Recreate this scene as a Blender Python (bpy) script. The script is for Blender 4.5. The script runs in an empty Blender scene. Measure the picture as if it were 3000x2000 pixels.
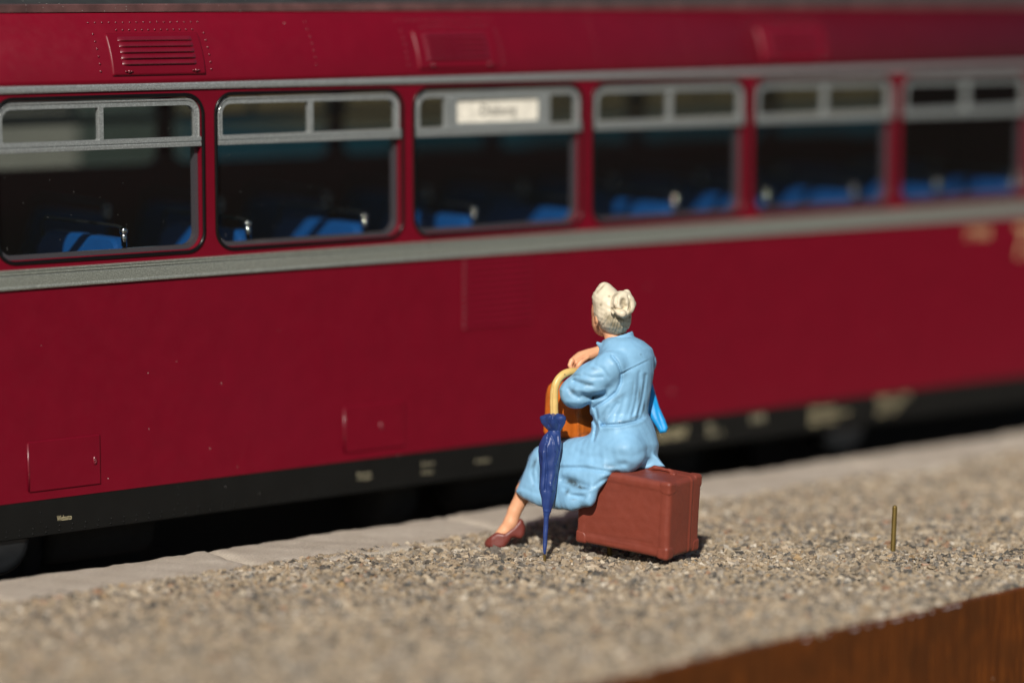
import bpy, bmesh, math, random
import numpy as np
from mathutils import Vector, Matrix

random.seed(7)
rng = np.random.default_rng(11)
MM = 0.001                      # every length below is in millimetres of the model, meshes are in metres
scene = bpy.context.scene
col = scene.collection

# ------------------------------------------------------------------ camera
IW, IH = 3000.0, 2000.0
FPX = 100.0 / 36.0 * IW
_vp = (10362.0, 1022.0)
cX = np.array([_vp[0], _vp[1], -FPX]); cX /= np.linalg.norm(cX)
cU = np.array([0.0, FPX, _vp[1]]); cU /= np.linalg.norm(cU)
cY = np.cross(cU, cX)
RC = np.stack([cX, cY, cU])                     # world = RC @ camera
CAM = np.array([-251.26, -386.65, 88.84])
FOCUS = 448.8

def ray(px, py):
    return RC @ np.array([px - 1500.0, 1000.0 - py, -FPX]) / FPX
def at_d(px, py, d):                            # point seen at a pixel, d mm deep
    return CAM + ray(px, py) * d

cam_d = bpy.data.cameras.new('camera')
cam_d.lens = 100.0; cam_d.sensor_width = 36.0
cam_d.clip_start = 0.01; cam_d.clip_end = 400.0
cam_d.dof.use_dof = True
cam_d.dof.focus_distance = FOCUS * MM
cam_d.dof.aperture_fstop = 6.7
cam_d.dof.aperture_blades = 9
cam = bpy.data.objects.new('camera', cam_d); col.objects.link(cam)
M = Matrix([[*RC[0], CAM[0] * MM], [*RC[1], CAM[1] * MM], [*RC[2], CAM[2] * MM], [0, 0, 0, 1]])
cam.matrix_world = M
scene.camera = cam

# ------------------------------------------------------------------ sky, sun, exposure
fwd = -RC[:, 2]; fwd = np.array([fwd[0], fwd[1], 0]); fwd /= np.linalg.norm(fwd)
rgt = RC[:, 0].copy()
SUN_AZ, SUN_EL = math.radians(8), math.radians(36)
sd = math.cos(SUN_AZ) * fwd + math.sin(SUN_AZ) * rgt
sdir = np.array([sd[0] * math.cos(SUN_EL), sd[1] * math.cos(SUN_EL), -math.sin(SUN_EL)])
world = bpy.data.worlds.new('World'); scene.world = world; world.use_nodes = True
wn = world.node_tree
sky = wn.nodes.new('ShaderNodeTexSky'); sky.sky_type = 'NISHITA'; sky.sun_disc = False
sky.sun_elevation = SUN_EL
sky.sun_rotation = math.atan2(-sdir[0], -sdir[1])
bg = wn.nodes['Background']; bg.inputs['Strength'].default_value = 0.05
wn.links.new(sky.outputs[0], bg.inputs['Color'])
sl = bpy.data.lights.new('sun', 'SUN'); sl.energy = 5.0; sl.angle = math.radians(0.55); sl.color = (1.0, 0.95, 0.87)
so = bpy.data.objects.new('sun', sl); col.objects.link(so)
so.rotation_euler = Vector(sdir).to_track_quat('-Z', 'Y').to_euler()
so.location = (0, 0, 2)
scene.view_settings.view_transform = 'Standard'
scene.view_settings.look = 'None'
scene.view_settings.exposure = 0.0
scene.view_settings.gamma = 1.0
scene.view_settings.use_curve_mapping = False
scene.render.engine = 'CYCLES'
scene.cycles.use_denoising = True
scene.cycles.max_bounces = 10
scene.cycles.transparent_max_bounces = 16

# ------------------------------------------------------------------ material helpers (texture space in mm)
class NT:
    def __init__(s, name):
        s.m = bpy.data.materials.new(name); s.m.use_nodes = True
        s.t = s.m.node_tree; s.b = s.t.nodes['Principled BSDF']; s.o = s.t.nodes['Material Output']
        tc = s.t.nodes.new('ShaderNodeTexCoord')
        mp = s.t.nodes.new('ShaderNodeMapping'); mp.inputs['Scale'].default_value = (1000, 1000, 1000)
        s.t.links.new(tc.outputs['Object'], mp.inputs['Vector']); s.v = mp.outputs[0]
    def n(s, typ, **kw):
        nd = s.t.nodes.new(typ)
        for k, v in kw.items():
            if k in nd.inputs.keys() if hasattr(nd.inputs, 'keys') else False: nd.inputs[k].default_value = v
            else: setattr(nd, k, v)
        return nd
    def l(s, a, b): s.t.links.new(a, b)
    def noise(s, scale, detail=3, rough=0.5, vec=None):
        nd = s.t.nodes.new('ShaderNodeTexNoise'); nd.inputs['Scale'].default_value = scale
        nd.inputs['Detail'].default_value = detail; nd.inputs['Roughness'].default_value = rough
        s.l(vec or s.v, nd.inputs['Vector']); return nd.outputs['Fac']
    def scaled(s, sc):
        mp = s.t.nodes.new('ShaderNodeMapping'); mp.inputs['Scale'].default_value = sc
        s.l(s.v, mp.inputs['Vector']); return mp.outputs[0]
    def ramp(s, fac, stops, interp='LINEAR'):
        r = s.t.nodes.new('ShaderNodeValToRGB'); cr = r.color_ramp; cr.interpolation = interp
        while len(cr.elements) < len(stops): cr.elements.new(0.5)
        for e, (p, c) in zip(cr.elements, stops):
            e.position = p; e.color = (*c, 1) if not isinstance(c, (int, float)) else (c, c, c, 1)
        s.l(fac, r.inputs[0]); return r.outputs[0]
    def mix(s, fac, a, b, mode='MIX'):
        x = s.t.nodes.new('ShaderNodeMix'); x.data_type = 'RGBA'; x.blend_type = mode
        for inp, val in ((x.inputs[0], fac), (x.inputs[6], a), (x.inputs[7], b)):
            if isinstance(val, bpy.types.NodeSocket): s.l(val, inp)
            elif isinstance(val, (int, float)): inp.default_value = val
            else: inp.default_value = (*val, 1)
        return x.outputs[2]
    def math(s, op, a, b=0.0, clamp=False):
        x = s.t.nodes.new('ShaderNodeMath'); x.operation = op; x.use_clamp = clamp
        for inp, val in ((x.inputs[0], a), (x.inputs[1], b)):
            if isinstance(val, bpy.types.NodeSocket): s.l(val, inp)
            else: inp.default_value = val
        return x.outputs[0]
    def bump(s, h, dist_mm, strength=1.0):
        x = s.t.nodes.new('ShaderNodeBump'); x.inputs['Strength'].default_value = strength
        x.inputs['Distance'].default_value = dist_mm * MM; s.l(h, x.inputs['Height'])
        s.l(x.outputs[0], s.b.inputs['Normal'])
    def set(s, **kw):
        for k, v in kw.items():
            i = s.b.inputs[k.replace('_', ' ')]
            if isinstance(v, bpy.types.NodeSocket): s.l(v, i)
            elif isinstance(v, tuple): i.default_value = (*v, 1)
            else: i.default_value = v
        return s.m

def speck_mask(N, scale, thresh, vec=None):
    """sparse dust specks: distance-to-cell-centre of a voronoi, kept only in few cells"""
    v = N.t.nodes.new('ShaderNodeTexVoronoi'); v.inputs['Scale'].default_value = scale
    N.l(vec or N.v, v.inputs['Vector'])
    near = N.math('LESS_THAN', v.outputs['Distance'], 0.10)
    sep = N.t.nodes.new('ShaderNodeSeparateColor'); N.l(v.outputs['Color'], sep.inputs[0])
    few = N.math('LESS_THAN', sep.outputs[0], thresh)
    return N.math('MULTIPLY', near, few)

def m_paint(name, colr, rough=0.4, spec=0.5, var=0.1, speck=(0.75, 0.7, 0.65), speck_n=0.02, speck_scale=1.6, coat=0.0, bump=0.02, bscale=1.2):
    N = NT(name)
    a = tuple(c * (1 - var) for c in colr); b = tuple(min(1, c * (1 + var)) for c in colr)
    c = N.ramp(N.noise(0.25, 4), [(0.3, a), (0.7, b)])
    if speck_n > 0:
        c = N.mix(N.math('MULTIPLY', speck_mask(N, speck_scale, speck_n), 0.6), c, speck)
    r = N.ramp(N.noise(0.6, 4), [(0.3, rough - 0.05), (0.7, rough + 0.07)])
    N.bump(N.noise(bscale, 4), bump)
    return N.set(Base_Color=c, Roughness=r, Specular_IOR_Level=spec, Coat_Weight=coat)

def m_plain(name, colr, rough=0.5, metal=0.0, spec=0.5):
    N = NT(name)
    c = N.ramp(N.noise(0.8, 3), [(0.3, tuple(x * 0.85 for x in colr)), (0.7, tuple(min(1, x * 1.12) for x in colr))])
    return N.set(Base_Color=c, Roughness=rough, Metallic=metal, Specular_IOR_Level=spec)

def m_silver(name, base):
    N = NT(name)
    f = N.noise(4.5, 3, 0.75)
    c = N.ramp(f, [(0.34, tuple(x * 0.7 for x in base)), (0.52, base), (0.68, tuple(min(1, x * 1.7) for x in base))])
    N.bump(N.noise(6.0, 2), 0.03, 0.8)
    return N.set(Base_Color=c, Roughness=0.30, Metallic=0.5)

RED = m_paint('red_paint', (0.140, 0.0026, 0.0115), rough=0.34, spec=0.2, var=0.05, speck_n=0.006, speck_scale=1.3, bump=0.006)
RIVET = m_paint('rivet_paint', (0.138, 0.0026, 0.0118), rough=0.3, spec=0.9, var=0.03, speck_n=0, bump=0.004)
SKIRT = m_paint('black_paint', (0.0065, 0.0065, 0.006), rough=0.45, spec=0.2, var=0.1, speck_n=0.02, speck_scale=1.5, bump=0.01)
ROOF = m_paint('roof_grey', (0.026, 0.027, 0.026), rough=0.6, spec=0.4, var=0.2, speck_n=0.12, speck_scale=1.8, bump=0.03)
GUTTER = m_paint('gutter_paint', (0.10, 0.045, 0.042), rough=0.5, spec=0.5, var=0.35, speck_n=0.15, speck_scale=2.0, bump=0.05)
SILVER = m_silver('silver_paint', (0.335, 0.35, 0.345))
BELT = m_silver('belt_paint', (0.30, 0.313, 0.275))
RUBBER = m_plain('rubber', (0.004, 0.004, 0.004), 0.28, 0.0, 0.3)
BLUE = m_paint('seat_blue', (0.002, 0.075, 0.28), rough=0.5, var=0.06, speck_n=0.0)
CHROME = m_plain('chrome', (0.80, 0.78, 0.75), 0.09, 1.0)
RAILD = m_plain('grab_rail_black', (0.012, 0.012, 0.013), 0.4)
INNER = m_plain('interior_dark', (0.020, 0.021, 0.020), 0.7)
TEXTGOLD = m_plain('lettering_cream', (0.50, 0.43, 0.26), 0.5)
NUMGOLD = m_plain('lettering_gold', (0.50, 0.35, 0.18), 0.5)
TEXTDIM = m_plain('lettering_beige', (0.40, 0.36, 0.24), 0.5)
TEXTDARK = m_plain('lettering_black', (0.03, 0.03, 0.028), 0.6)
SIGNW = m_plain('sign_cream', (0.80, 0.75, 0.64), 0.5)
WHEEL = m_plain('wheel_steel', (0.018, 0.02, 0.022), 0.3, 0.2)
BRASS = m_plain('brass', (0.15, 0.10, 0.022), 0.45, 0.5)
TRACK = m_plain('track_dark', (0.03, 0.027, 0.024), 0.9)
RAILM = m_plain('rail_steel', (0.22, 0.19, 0.17), 0.4, 0.8)

def m_glass():
    N = NT('window_glass')
    t = N.t
    tr = t.nodes.new('ShaderNodeBsdfTransparent'); tr.inputs[0].default_value = (0.74, 0.77, 0.76, 1)
    gl = t.nodes.new('ShaderNodeBsdfGlossy'); gl.inputs['Roughness'].default_value = 0.015
    lw = t.nodes.new('ShaderNodeLayerWeight'); lw.inputs['Blend'].default_value = 0.5
    fr5 = N.math('POWER', lw.outputs['Facing'], 5.0)
    frs = N.math('ADD', N.math('MULTIPLY', fr5, 0.92), 0.05)
    mx = t.nodes.new('ShaderNodeMixShader')
    N.l(frs, mx.inputs[0]); N.l(tr.outputs[0], mx.inputs[1]); N.l(gl.outputs[0], mx.inputs[2])
    df = t.nodes.new('ShaderNodeBsdfDiffuse'); df.inputs[0].default_value = (0.75, 0.72, 0.68, 1)
    m2 = t.nodes.new('ShaderNodeMixShader')
    f = N.math('MULTIPLY', speck_mask(N, 1.9, 0.08), 0.2)
    f = N.math('ADD', f, N.math('MULTIPLY', speck_mask(N, 0.7, 0.03, N.scaled((1, 1, 0.35))), 0.05))
    f = N.math('ADD', f, 0.003)
    N.l(f, m2.inputs[0]); N.l(mx.outputs[0], m2.inputs[1]); N.l(df.outputs[0], m2.inputs[2])
    N.l(m2.outputs[0], N.o.inputs[0])
    return N.m
GLASS = m_glass()

def m_gravel():
    N = NT('gravel_grain')
    g = N.t.nodes.new('ShaderNodeNewGeometry')
    c = N.ramp(g.outputs['Random Per Island'], [
        (0.00, (0.06, 0.065, 0.068)), (0.07, (0.14, 0.135, 0.13)), (0.15, (0.25, 0.22, 0.185)), (0.22, (0.36, 0.30, 0.225)),
        (0.32, (0.30, 0.27, 0.235)), (0.42, (0.44, 0.36, 0.27)), (0.54, (0.39, 0.32, 0.235)), (0.64, (0.50, 0.43, 0.34)), (0.72, (0.33, 0.305, 0.275)),
        (0.82, (0.47, 0.39, 0.29)), (0.885, (0.44, 0.31, 0.17)), (0.905, (0.60, 0.54, 0.45)), (0.965, (0.38, 0.23, 0.15)), (0.978, (0.70, 0.66, 0.60))], 'CONSTANT')
    c = N.mix(0.5, c, N.ramp(N.noise(4.0, 4, 0.65), [(0.3, (0.55, 0.52, 0.48)), (0.7, (1.25, 1.2, 1.12))]), 'MULTIPLY')
    c = N.mix(0.12, c, (0.36, 0.315, 0.26))
    c = N.mix(1.0, c, (0.80, 0.765, 0.705), 'MULTIPLY')
    N.bump(N.noise(6.0, 3), 0.06)
    return N.set(Base_Color=c, Roughness=0.5, Specular_IOR_Level=0.45)
GRAVEL = m_gravel()
def m_bed():
    N = NT('gravel_bed')
    c = N.ramp(N.noise(1.6, 5, 0.7), [(0.3, (0.07, 0.06, 0.048)), (0.55, (0.17, 0.145, 0.115)), (0.75, (0.28, 0.245, 0.20))])
    N.bump(N.noise(2.0, 4), 0.5)
    return N.set(Base_Color=c, Roughness=0.8)
BED = m_bed()
def m_stone():
    N = NT('sandstone')
    c = N.ramp(N.noise(0.12, 5, 0.6), [(0.3, (0.48, 0.42, 0.345)), (0.7, (0.60, 0.54, 0.46))])
    c = N.mix(N.ramp(N.noise(0.35, 4, 0.6), [(0.60, 0.0), (0.74, 0.35)]), c, (0.46, 0.34, 0.21))
    c = N.mix(0.8, c, N.ramp(N.noise(2.6, 5, 0.8), [(0.28, (0.55, 0.53, 0.50)), (0.72, (1.3, 1.28, 1.24))]), 'MULTIPLY')
    c = N.mix(N.math('MULTIPLY', speck_mask(N, 1.4, 0.06), 0.7), c, (0.12, 0.11, 0.11))
    r = N.math('SUBTRACT', 0.62, N.math('MULTIPLY', speck_mask(N, 0.9, 0.05), 0.55))
    N.bump(N.noise(2.6, 5, 0.8), 0.38)
    return N.set(Base_Color=c, Roughness=r, Specular_IOR_Level=0.6)
STONE = m_stone()
def m_wood():
    N = NT('varnished_wood')
    st = N.noise(1.0, 5, 0.65, N.scaled((2.6, 1.0, 0.10)))
    c = N.ramp(st, [(0.25, (0.024, 0.007, 0.002)), (0.5, (0.105, 0.028, 0.005)), (0.75, (0.21, 0.060, 0.009))])
    c = N.mix(N.ramp(N.noise(0.16, 4, 0.6), [(0.35, 0.0), (0.65, 0.65)]), c, (0.055, 0.018, 0.005))
    c = N.mix(N.math('MULTIPLY', speck_mask(N, 0.8, 0.03), 0.5), c, (0.6, 0.5, 0.4))
    N.bump(st, 0.10)
    return N.set(Base_Color=c, Roughness=0.35, Specular_IOR_Level=0.35, Coat_Weight=0.12, Coat_Roughness=0.15)
WOOD = m_wood()
def m_lawn():
    N = NT('lawn')
    c = N.ramp(N.noise(0.004, 6, 0.7), [(0.3, (0.008, 0.014, 0.006)), (0.7, (0.022, 0.034, 0.014))])
    return N.set(Base_Color=c, Roughness=0.9)
LAWN = m_lawn()

def m_figure(name, colr, grime_shade=(0.05, 0.055, 0.05), rough=0.46, spec=0.38, var=0.08, cav=0.0):
    """hand-painted cast metal/resin: slightly uneven paint, dirt and painted shade from a per-vertex attribute"""
    N = NT(name)
    c = N.ramp(N.noise(0.45, 4), [(0.3, tuple(x * (1 - var) for x in colr)), (0.7, tuple(min(1, x * (1 + var)) for x in colr))])
    at = N.t.nodes.new('ShaderNodeAttribute'); at.attribute_name = 'grime_shade'
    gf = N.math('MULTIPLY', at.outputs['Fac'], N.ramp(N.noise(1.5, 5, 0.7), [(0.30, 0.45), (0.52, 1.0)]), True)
    c = N.mix(gf, c, grime_shade)
    c = N.mix(N.math('MULTIPLY', speck_mask(N, 1.1, 0.03), 0.75), c, grime_shade)
    r = N.ramp(N.noise(0.9, 4), [(0.3, rough - 0.06), (0.7, rough + 0.1)])
    N.bump(N.noise(1.6, 4, 0.6), 0.035)
    return N.set(Base_Color=c, Roughness=r, Specular_IOR_Level=spec)
DRESS = m_figure('dress_paint', (0.205, 0.405, 0.595), grime_shade=(0.035, 0.045, 0.045))
SKIN = m_figure('skin_paint', (0.66, 0.33, 0.185), grime_shade=(0.20, 0.09, 0.05), rough=0.4)
HAIR = m_figure('hair_paint', (0.66, 0.575, 0.43), grime_shade=(0.22, 0.18, 0.11), rough=0.45)
SHOE = m_figure('shoe_paint', (0.150, 0.032, 0.024), rough=0.4)
CASEM = m_figure('suitcase_paint', (0.190, 0.040, 0.024), grime_shade=(0.10, 0.03, 0.025), rough=0.44, var=0.05)
UMB = m_figure('umbrella_paint', (0.018, 0.042, 0.165), rough=0.36, spec=0.5)
HANDLE = m_figure('handle_paint', (0.62, 0.42, 0.145), rough=0.35)
BAGM = m_figure('bag_paint', (0.52, 0.122, 0.013), grime_shade=(0.10, 0.03, 0.01), rough=0.35)
SCARFM = m_figure('scarf_paint', (0.010, 0.27, 0.62), rough=0.45)

# ------------------------------------------------------------------ object helpers
WPOS = {}                                         # world base (mm) of every object
def tag(o, label=None, cat=None, group=None, kind=None):
    if label: o['label'] = label
    if cat: o['category'] = cat
    if group: o['group'] = group
    if kind: o['kind'] = kind
    return o
def link(name, data, base, parent=None):
    o = bpy.data.objects.new(name, data); col.objects.link(o)
    base = np.asarray(base, float)
    pb = np.zeros(3)
    if parent is not None:
        o.parent = parent; pb = WPOS[parent.name]
    o.location = (base - pb) * MM
    WPOS[o.name] = base
    return o
def empty(name, base):
    return link(name, None, base)
def mesh_data(name, V, F, mat, smooth=False, base=(0, 0, 0)):
    V = (np.asarray(V, float) - np.asarray(base, float)) * MM
    me = bpy.data.meshes.new(name)
    me.from_pydata(V.tolist(), [], [list(map(int, f)) for f in F]); me.update()
    if mat: me.materials.append(mat)
    if smooth: me.polygons.foreach_set('use_smooth', [True] * len(me.polygons))
    return me
def obj(name, V, F, mat, parent=None, smooth=False, base=None):
    V = np.asarray(V, float)
    if base is None:
        base = np.array([V[:, 0].mean(), V[:, 1].mean(), V[:, 2].min()])
    return link(name, mesh_data(name, V, F, mat, smooth, base), base, parent)
def obj_np(name, V, Q, mat, parent=None, base=None, smooth=True):
    """fast path for big quad meshes given as numpy arrays (V n*3, Q m*4)"""
    if base is None:
        base = np.array([V[:, 0].mean(), V[:, 1].mean(), V[:, 2].min()])
    me = bpy.data.meshes.new(name)
    me.vertices.add(len(V)); me.vertices.foreach_set('co', ((V - base) * MM).astype(np.float32).ravel())
    me.loops.add(Q.size); me.loops.foreach_set('vertex_index', Q.astype(np.int32).ravel())
    me.polygons.add(len(Q)); me.polygons.foreach_set('loop_start', np.arange(0, Q.size, 4, dtype=np.int32))
    me.polygons.foreach_set('use_smooth', np.full(len(Q), smooth))
    me.update(calc_edges=True)
    me.materials.append(mat)
    return link(name, me, base, parent)

class MB:
    """collects simple shapes into one vertex / face list (mm, world)"""
    def __init__(s): s.V = []; s.F = []
    def add(s, V, F):
        o = len(s.V); s.V += [tuple(v) for v in V]; s.F += [tuple(i + o for i in f) for f in F]; return s
    def box(s, x0, x1, y0, y1, z0, z1, c=0.0):
        if c <= 0:
            V = [(x, y, z) for x in (x0, x1) for y in (y0, y1) for z in (z0, z1)]
            F = [(0, 1, 3, 2), (4, 6, 7, 5), (0, 4, 5, 1), (2, 3, 7, 6), (0, 2, 6, 4), (1, 5, 7, 3)]
            return s.add(V, F)
        bm = bmesh.new(); bmesh.ops.create_cube(bm, size=1.0)
        for v in bm.verts:
            v.co = ((x0 + x1) / 2 + v.co.x * (x1 - x0), (y0 + y1) / 2 + v.co.y * (y1 - y0), (z0 + z1) / 2 + v.co.z * (z1 - z0))
        bmesh.ops.bevel(bm, geom=bm.edges[:], offset=c, segments=2, affect='EDGES', profile=0.5)
        bm.verts.index_update()
        s.add([tuple(v.co) for v in bm.verts], [tuple(v.index for v in f.verts) for f in bm.faces]); bm.free(); return s
    def tube(s, P, R, n=10, closed=False, caps=True):
        P = [np.asarray(p, float) for p in P]; m = len(P)
        if not hasattr(R, '__len__'): R = [R] * m
        V = []; up = np.array([0.13, 0.21, 0.97])
        for i in range(m):
            a = P[(i - 1) % m] if (closed or i > 0) else P[i]; b = P[(i + 1) % m] if (closed or i < m - 1) else P[i]
            t = (b - a) / (np.linalg.norm(b - a) + 1e-9)
            u = np.cross(up, t); u /= np.linalg.norm(u) + 1e-9; w = np.cross(t, u)
            for k in range(n):
                an = 2 * math.pi * k / n; V.append(P[i] + R[i] * (math.cos(an) * u + math.sin(an) * w))
        F = []
        for i in range(m if closed else m - 1):
            j = (i + 1) % m
            for k in range(n):
                F.append((i * n + k, i * n + (k + 1) % n, j * n + (k + 1) % n, j * n + k))
        if not closed and caps:
            F.append(tuple(range(n - 1, -1, -1))); F.append(tuple((m - 1) * n + k for k in range(n)))
        return s.add(V, F)
    def sphere(s, c, r, nu=8, nv=6, sc=(1, 1, 1)):
        V = []; F = []
        for j in range(nv + 1):
            th = math.pi * j / nv
            for k in range(nu):
                ph = 2 * math.pi * k / nu
                V.append((c[0] + r * sc[0] * math.sin(th) * math.cos(ph), c[1] + r * sc[1] * math.sin(th) * math.sin(ph), c[2] + r * sc[2] * math.cos(th)))
        for j in range(nv):
            for k in range(nu):
                F.append((j * nu + k, (j + 1) * nu + k, (j + 1) * nu + (k + 1) % nu, j * nu + (k + 1) % nu))
        return s.add(V, F)
    def extrude_x(s, prof, x0, x1, closed=True):
        """profile of (y, z) points swept along x"""
        n = len(prof); V = [(x0, y, z) for y, z in prof] + [(x1, y, z) for y, z in prof]
        F = [(i, (i + 1) % n, n + (i + 1) % n, n + i) for i in range(n if closed else n - 1)]
        if closed: F += [tuple(range(n - 1, -1, -1)), tuple(range(n, 2 * n))]
        return s.add(V, F)
    def obj(s, name, mat, parent=None, smooth=False, base=None): return obj(name, s.V, s.F, mat, parent, smooth, base)
    def data(s, name, mat, smooth=False, base=(0, 0, 0)): return mesh_data(name, s.V, s.F, mat, smooth, base)

def rrect(x0, x1, z0, z1, r, n=7):
    """rounded rectangle in the xz plane, counter-clockwise; r may be a tuple (BL, BR, TR, TL)"""
    if not hasattr(r, '__len__'): r = (r,) * 4
    P = []
    for (cx, cz, a0, rr) in ((x0 + r[0], z0 + r[0], 180, r[0]), (x1 - r[1], z0 + r[1], 270, r[1]), (x1 - r[2], z1 - r[2], 0, r[2]), (x0 + r[3], z1 - r[3], 90, r[3])):
        if rr < 1e-6: P.append((cx, cz)); continue
        for k in range(n + 1):
            a = math.radians(a0 + 90 * k / n); P.append((cx + rr * math.cos(a), cz + rr * math.sin(a)))
    return P
def plate(outer, holes, y0, y1):
    """flat plate in xz with holes, thickness y0..y1 -> verts, faces"""
    V = []; F = []
    loops = [outer] + holes
    for y, flip in ((y0, False), (y1, True)):
        bm = bmesh.new(); es = []
        for L in loops:
            vs = [bm.verts.new((x, y, z)) for x, z in L]
            es += [bm.edges.new((vs[i], vs[(i + 1) % len(vs)])) for i in range(len(vs))]
        bmesh.ops.triangle_fill(bm, use_beauty=True, use_dissolve=False, edges=es)
        bm.verts.index_update(); o = len(V)
        V += [tuple(v.co) for v in bm.verts]
        for f in bm.faces:
            idx = [v.index + o for v in f.verts]
            if (f.normal.y > 0) != flip: idx.reverse()
            F.append(tuple(idx))
        bm.free()
    for L in loops:
        o = len(V); n = len(L)
        V += [(x, y0, z) for x, z in L] + [(x, y1, z) for x, z in L]
        F += [(o + i, o + (i + 1) % n, o + n + (i + 1) % n, o + n + i) for i in range(n)]
    return V, F
def bevel_fill(name, V, F, mat, parent, base=None): return obj(name, V, F, mat, parent, base=base)

def text_obj(name, body, x0, x1, z0, z1, y, mat, parent, thick=0.0):
    cu = bpy.data.curves.new(name, 'FONT'); cu.body = body; cu.align_x = 'LEFT'; cu.space_line = 0.95
    t = bpy.data.objects.new(name, cu); col.objects.link(t)
    dg = bpy.context.evaluated_depsgraph_get()
    me = bpy.data.meshes.new_from_object(t.evaluated_get(dg))
    bpy.data.objects.remove(t); bpy.data.curves.remove(cu)
    co = np.zeros(len(me.vertices) * 3, np.float32); me.vertices.foreach_get('co', co); co = co.reshape(-1, 3)
    lo, hi = co.min(0), co.max(0)
    u = (co[:, 0] - lo[0]) / max(hi[0] - lo[0], 1e-6); v = (co[:, 1] - lo[1]) / max(hi[1] - lo[1], 1e-6)
    base = np.array([(x0 + x1) / 2, y, z0])
    P = np.stack([x0 + u * (x1 - x0), np.full_like(u, y), z0 + v * (z1 - z0)], 1) - base
    me.vertices.foreach_set('co', (P * MM).astype(np.float32).ravel()); me.update()
    me.materials.clear(); me.materials.append(mat)
    return link(name, me, base, parent)

# ------------------------------------------------------------------ setting: ground, platform, track
g = MB(); g.add([(-60000, -60000, -780), (60000, -60000, -780), (60000, 60000, -780), (-60000, 60000, -780)], [(0, 1, 2, 3)])
tag(g.obj('ground', LAWN, base=(0, 0, -780)), kind='structure', label='dark lawn far below the raised model railway')

Y_EDGE = -7.6
def yw(x): return -108.6 - 0.05 * (72.8 - x)          # front face of the board, not quite parallel to the track
plat = MB(); plat.add([(-300, yw(-300) + 2.7, -40), (330, yw(330) + 2.7, -40), (330, -20, -40), (-300, -20, -40), (-300, yw(-300) + 2.7, -.75), (330, yw(330) + 2.7, -.75), (330, -20, -.75), (-300, -20, -.75)], [(3, 2, 1, 0), (4, 5, 6, 7), (0, 1, 5, 4), (1, 2, 6, 5), (2, 3, 7, 6), (3, 0, 4, 7)])
platform = tag(plat.obj('platform', BED, base=(0, -60, -40)), kind='structure', label='raised model station platform surfaced with fine gravel')
tb = MB(); tb.box(-300, 480, -8.5, 230, -40, -22)
tag(tb.obj('track_bed', TRACK), kind='structure', label='dark track bed beside and beneath the railcar')

# edging stones along the track side of the platform
joints = [-190, -143, -97, -51, -7.6, 40.2, 87, 134, 181, 228, 275, 320]
for j0, j1 in zip(joints[:-1], joints[1:]):
    bm = bmesh.new()
    nx, ny = 40, 22
    a, b = j0 + 0.12, j1 - 0.12
    ph = rng.uniform(0, 6.28, 8); dz = rng.uniform(-0.10, 0.10); dy = rng.uniform(-0.25, 0.25); tilt = rng.uniform(-.004, .004)
    grid = []
    for i in range(nx + 1):
        row = []
        u = i / nx; x = a + (b - a) * u
        ed = min(u, 1 - u) * (b - a)
        for jj in range(ny + 1):
            v = jj / ny; y = Y_EDGE + dy + (-20.0) * v
            x2 = x + 0.3 * math.sin(0.35 * y + ph[0]) * (1 - 2 * abs(u - .5)) if 0 < i < nx else x + 0.12 * math.sin(0.9 * y + ph[0])
            d = min(ed, (v * 20.0))
            z = 0.55 + dz + tilt * (x - a) - (0.85 if d == v * 20.0 else 0.45) * math.exp(-d / 0.45) - 0.12 * math.exp(-d / 2.0)
            z += 0.12 * math.sin(0.21 * x + ph[1]) * math.sin(0.33 * y + ph[2]) + 0.07 * math.sin(0.9 * x + ph[3] + 0.6 * y) + rng.normal(0, 0.05)
            if jj == 0: y += 0.22 * math.sin(0.5 * x + ph[4]) + 0.15 * math.sin(1.7 * x + ph[5]) + rng.normal(0, 0.10)
            row.append(bm.verts.new((x2, y, z)))
        grid.append(row)
    for i in range(nx):
        for jj in range(ny):
            bm.faces.new((grid[i][jj], grid[i][jj + 1], grid[i + 1][jj + 1], grid[i + 1][jj]))
    def drop(vs):
        lo = [bm.verts.new((v.co.x, v.co.y, -21.8)) for v in vs]
        for i in range(len(vs) - 1): bm.faces.new((vs[i], vs[i + 1], lo[i + 1], lo[i]))
    drop([grid[i][0] for i in range(nx + 1)]); drop([grid[nx][j] for j in range(ny + 1)]); drop([grid[0][j] for j in range(ny, -1, -1)]); drop([grid[i][ny] for i in range(nx, -1, -1)])
    bmesh.ops.recalc_face_normals(bm, faces=bm.faces[:])
    bm.verts.index_update()
    obj('edging_stone', [tuple(v.co) for v in bm.verts], [tuple(v.index for v in f.verts) for f in bm.faces], STONE, platform, smooth=True)
    bm.free()

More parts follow.
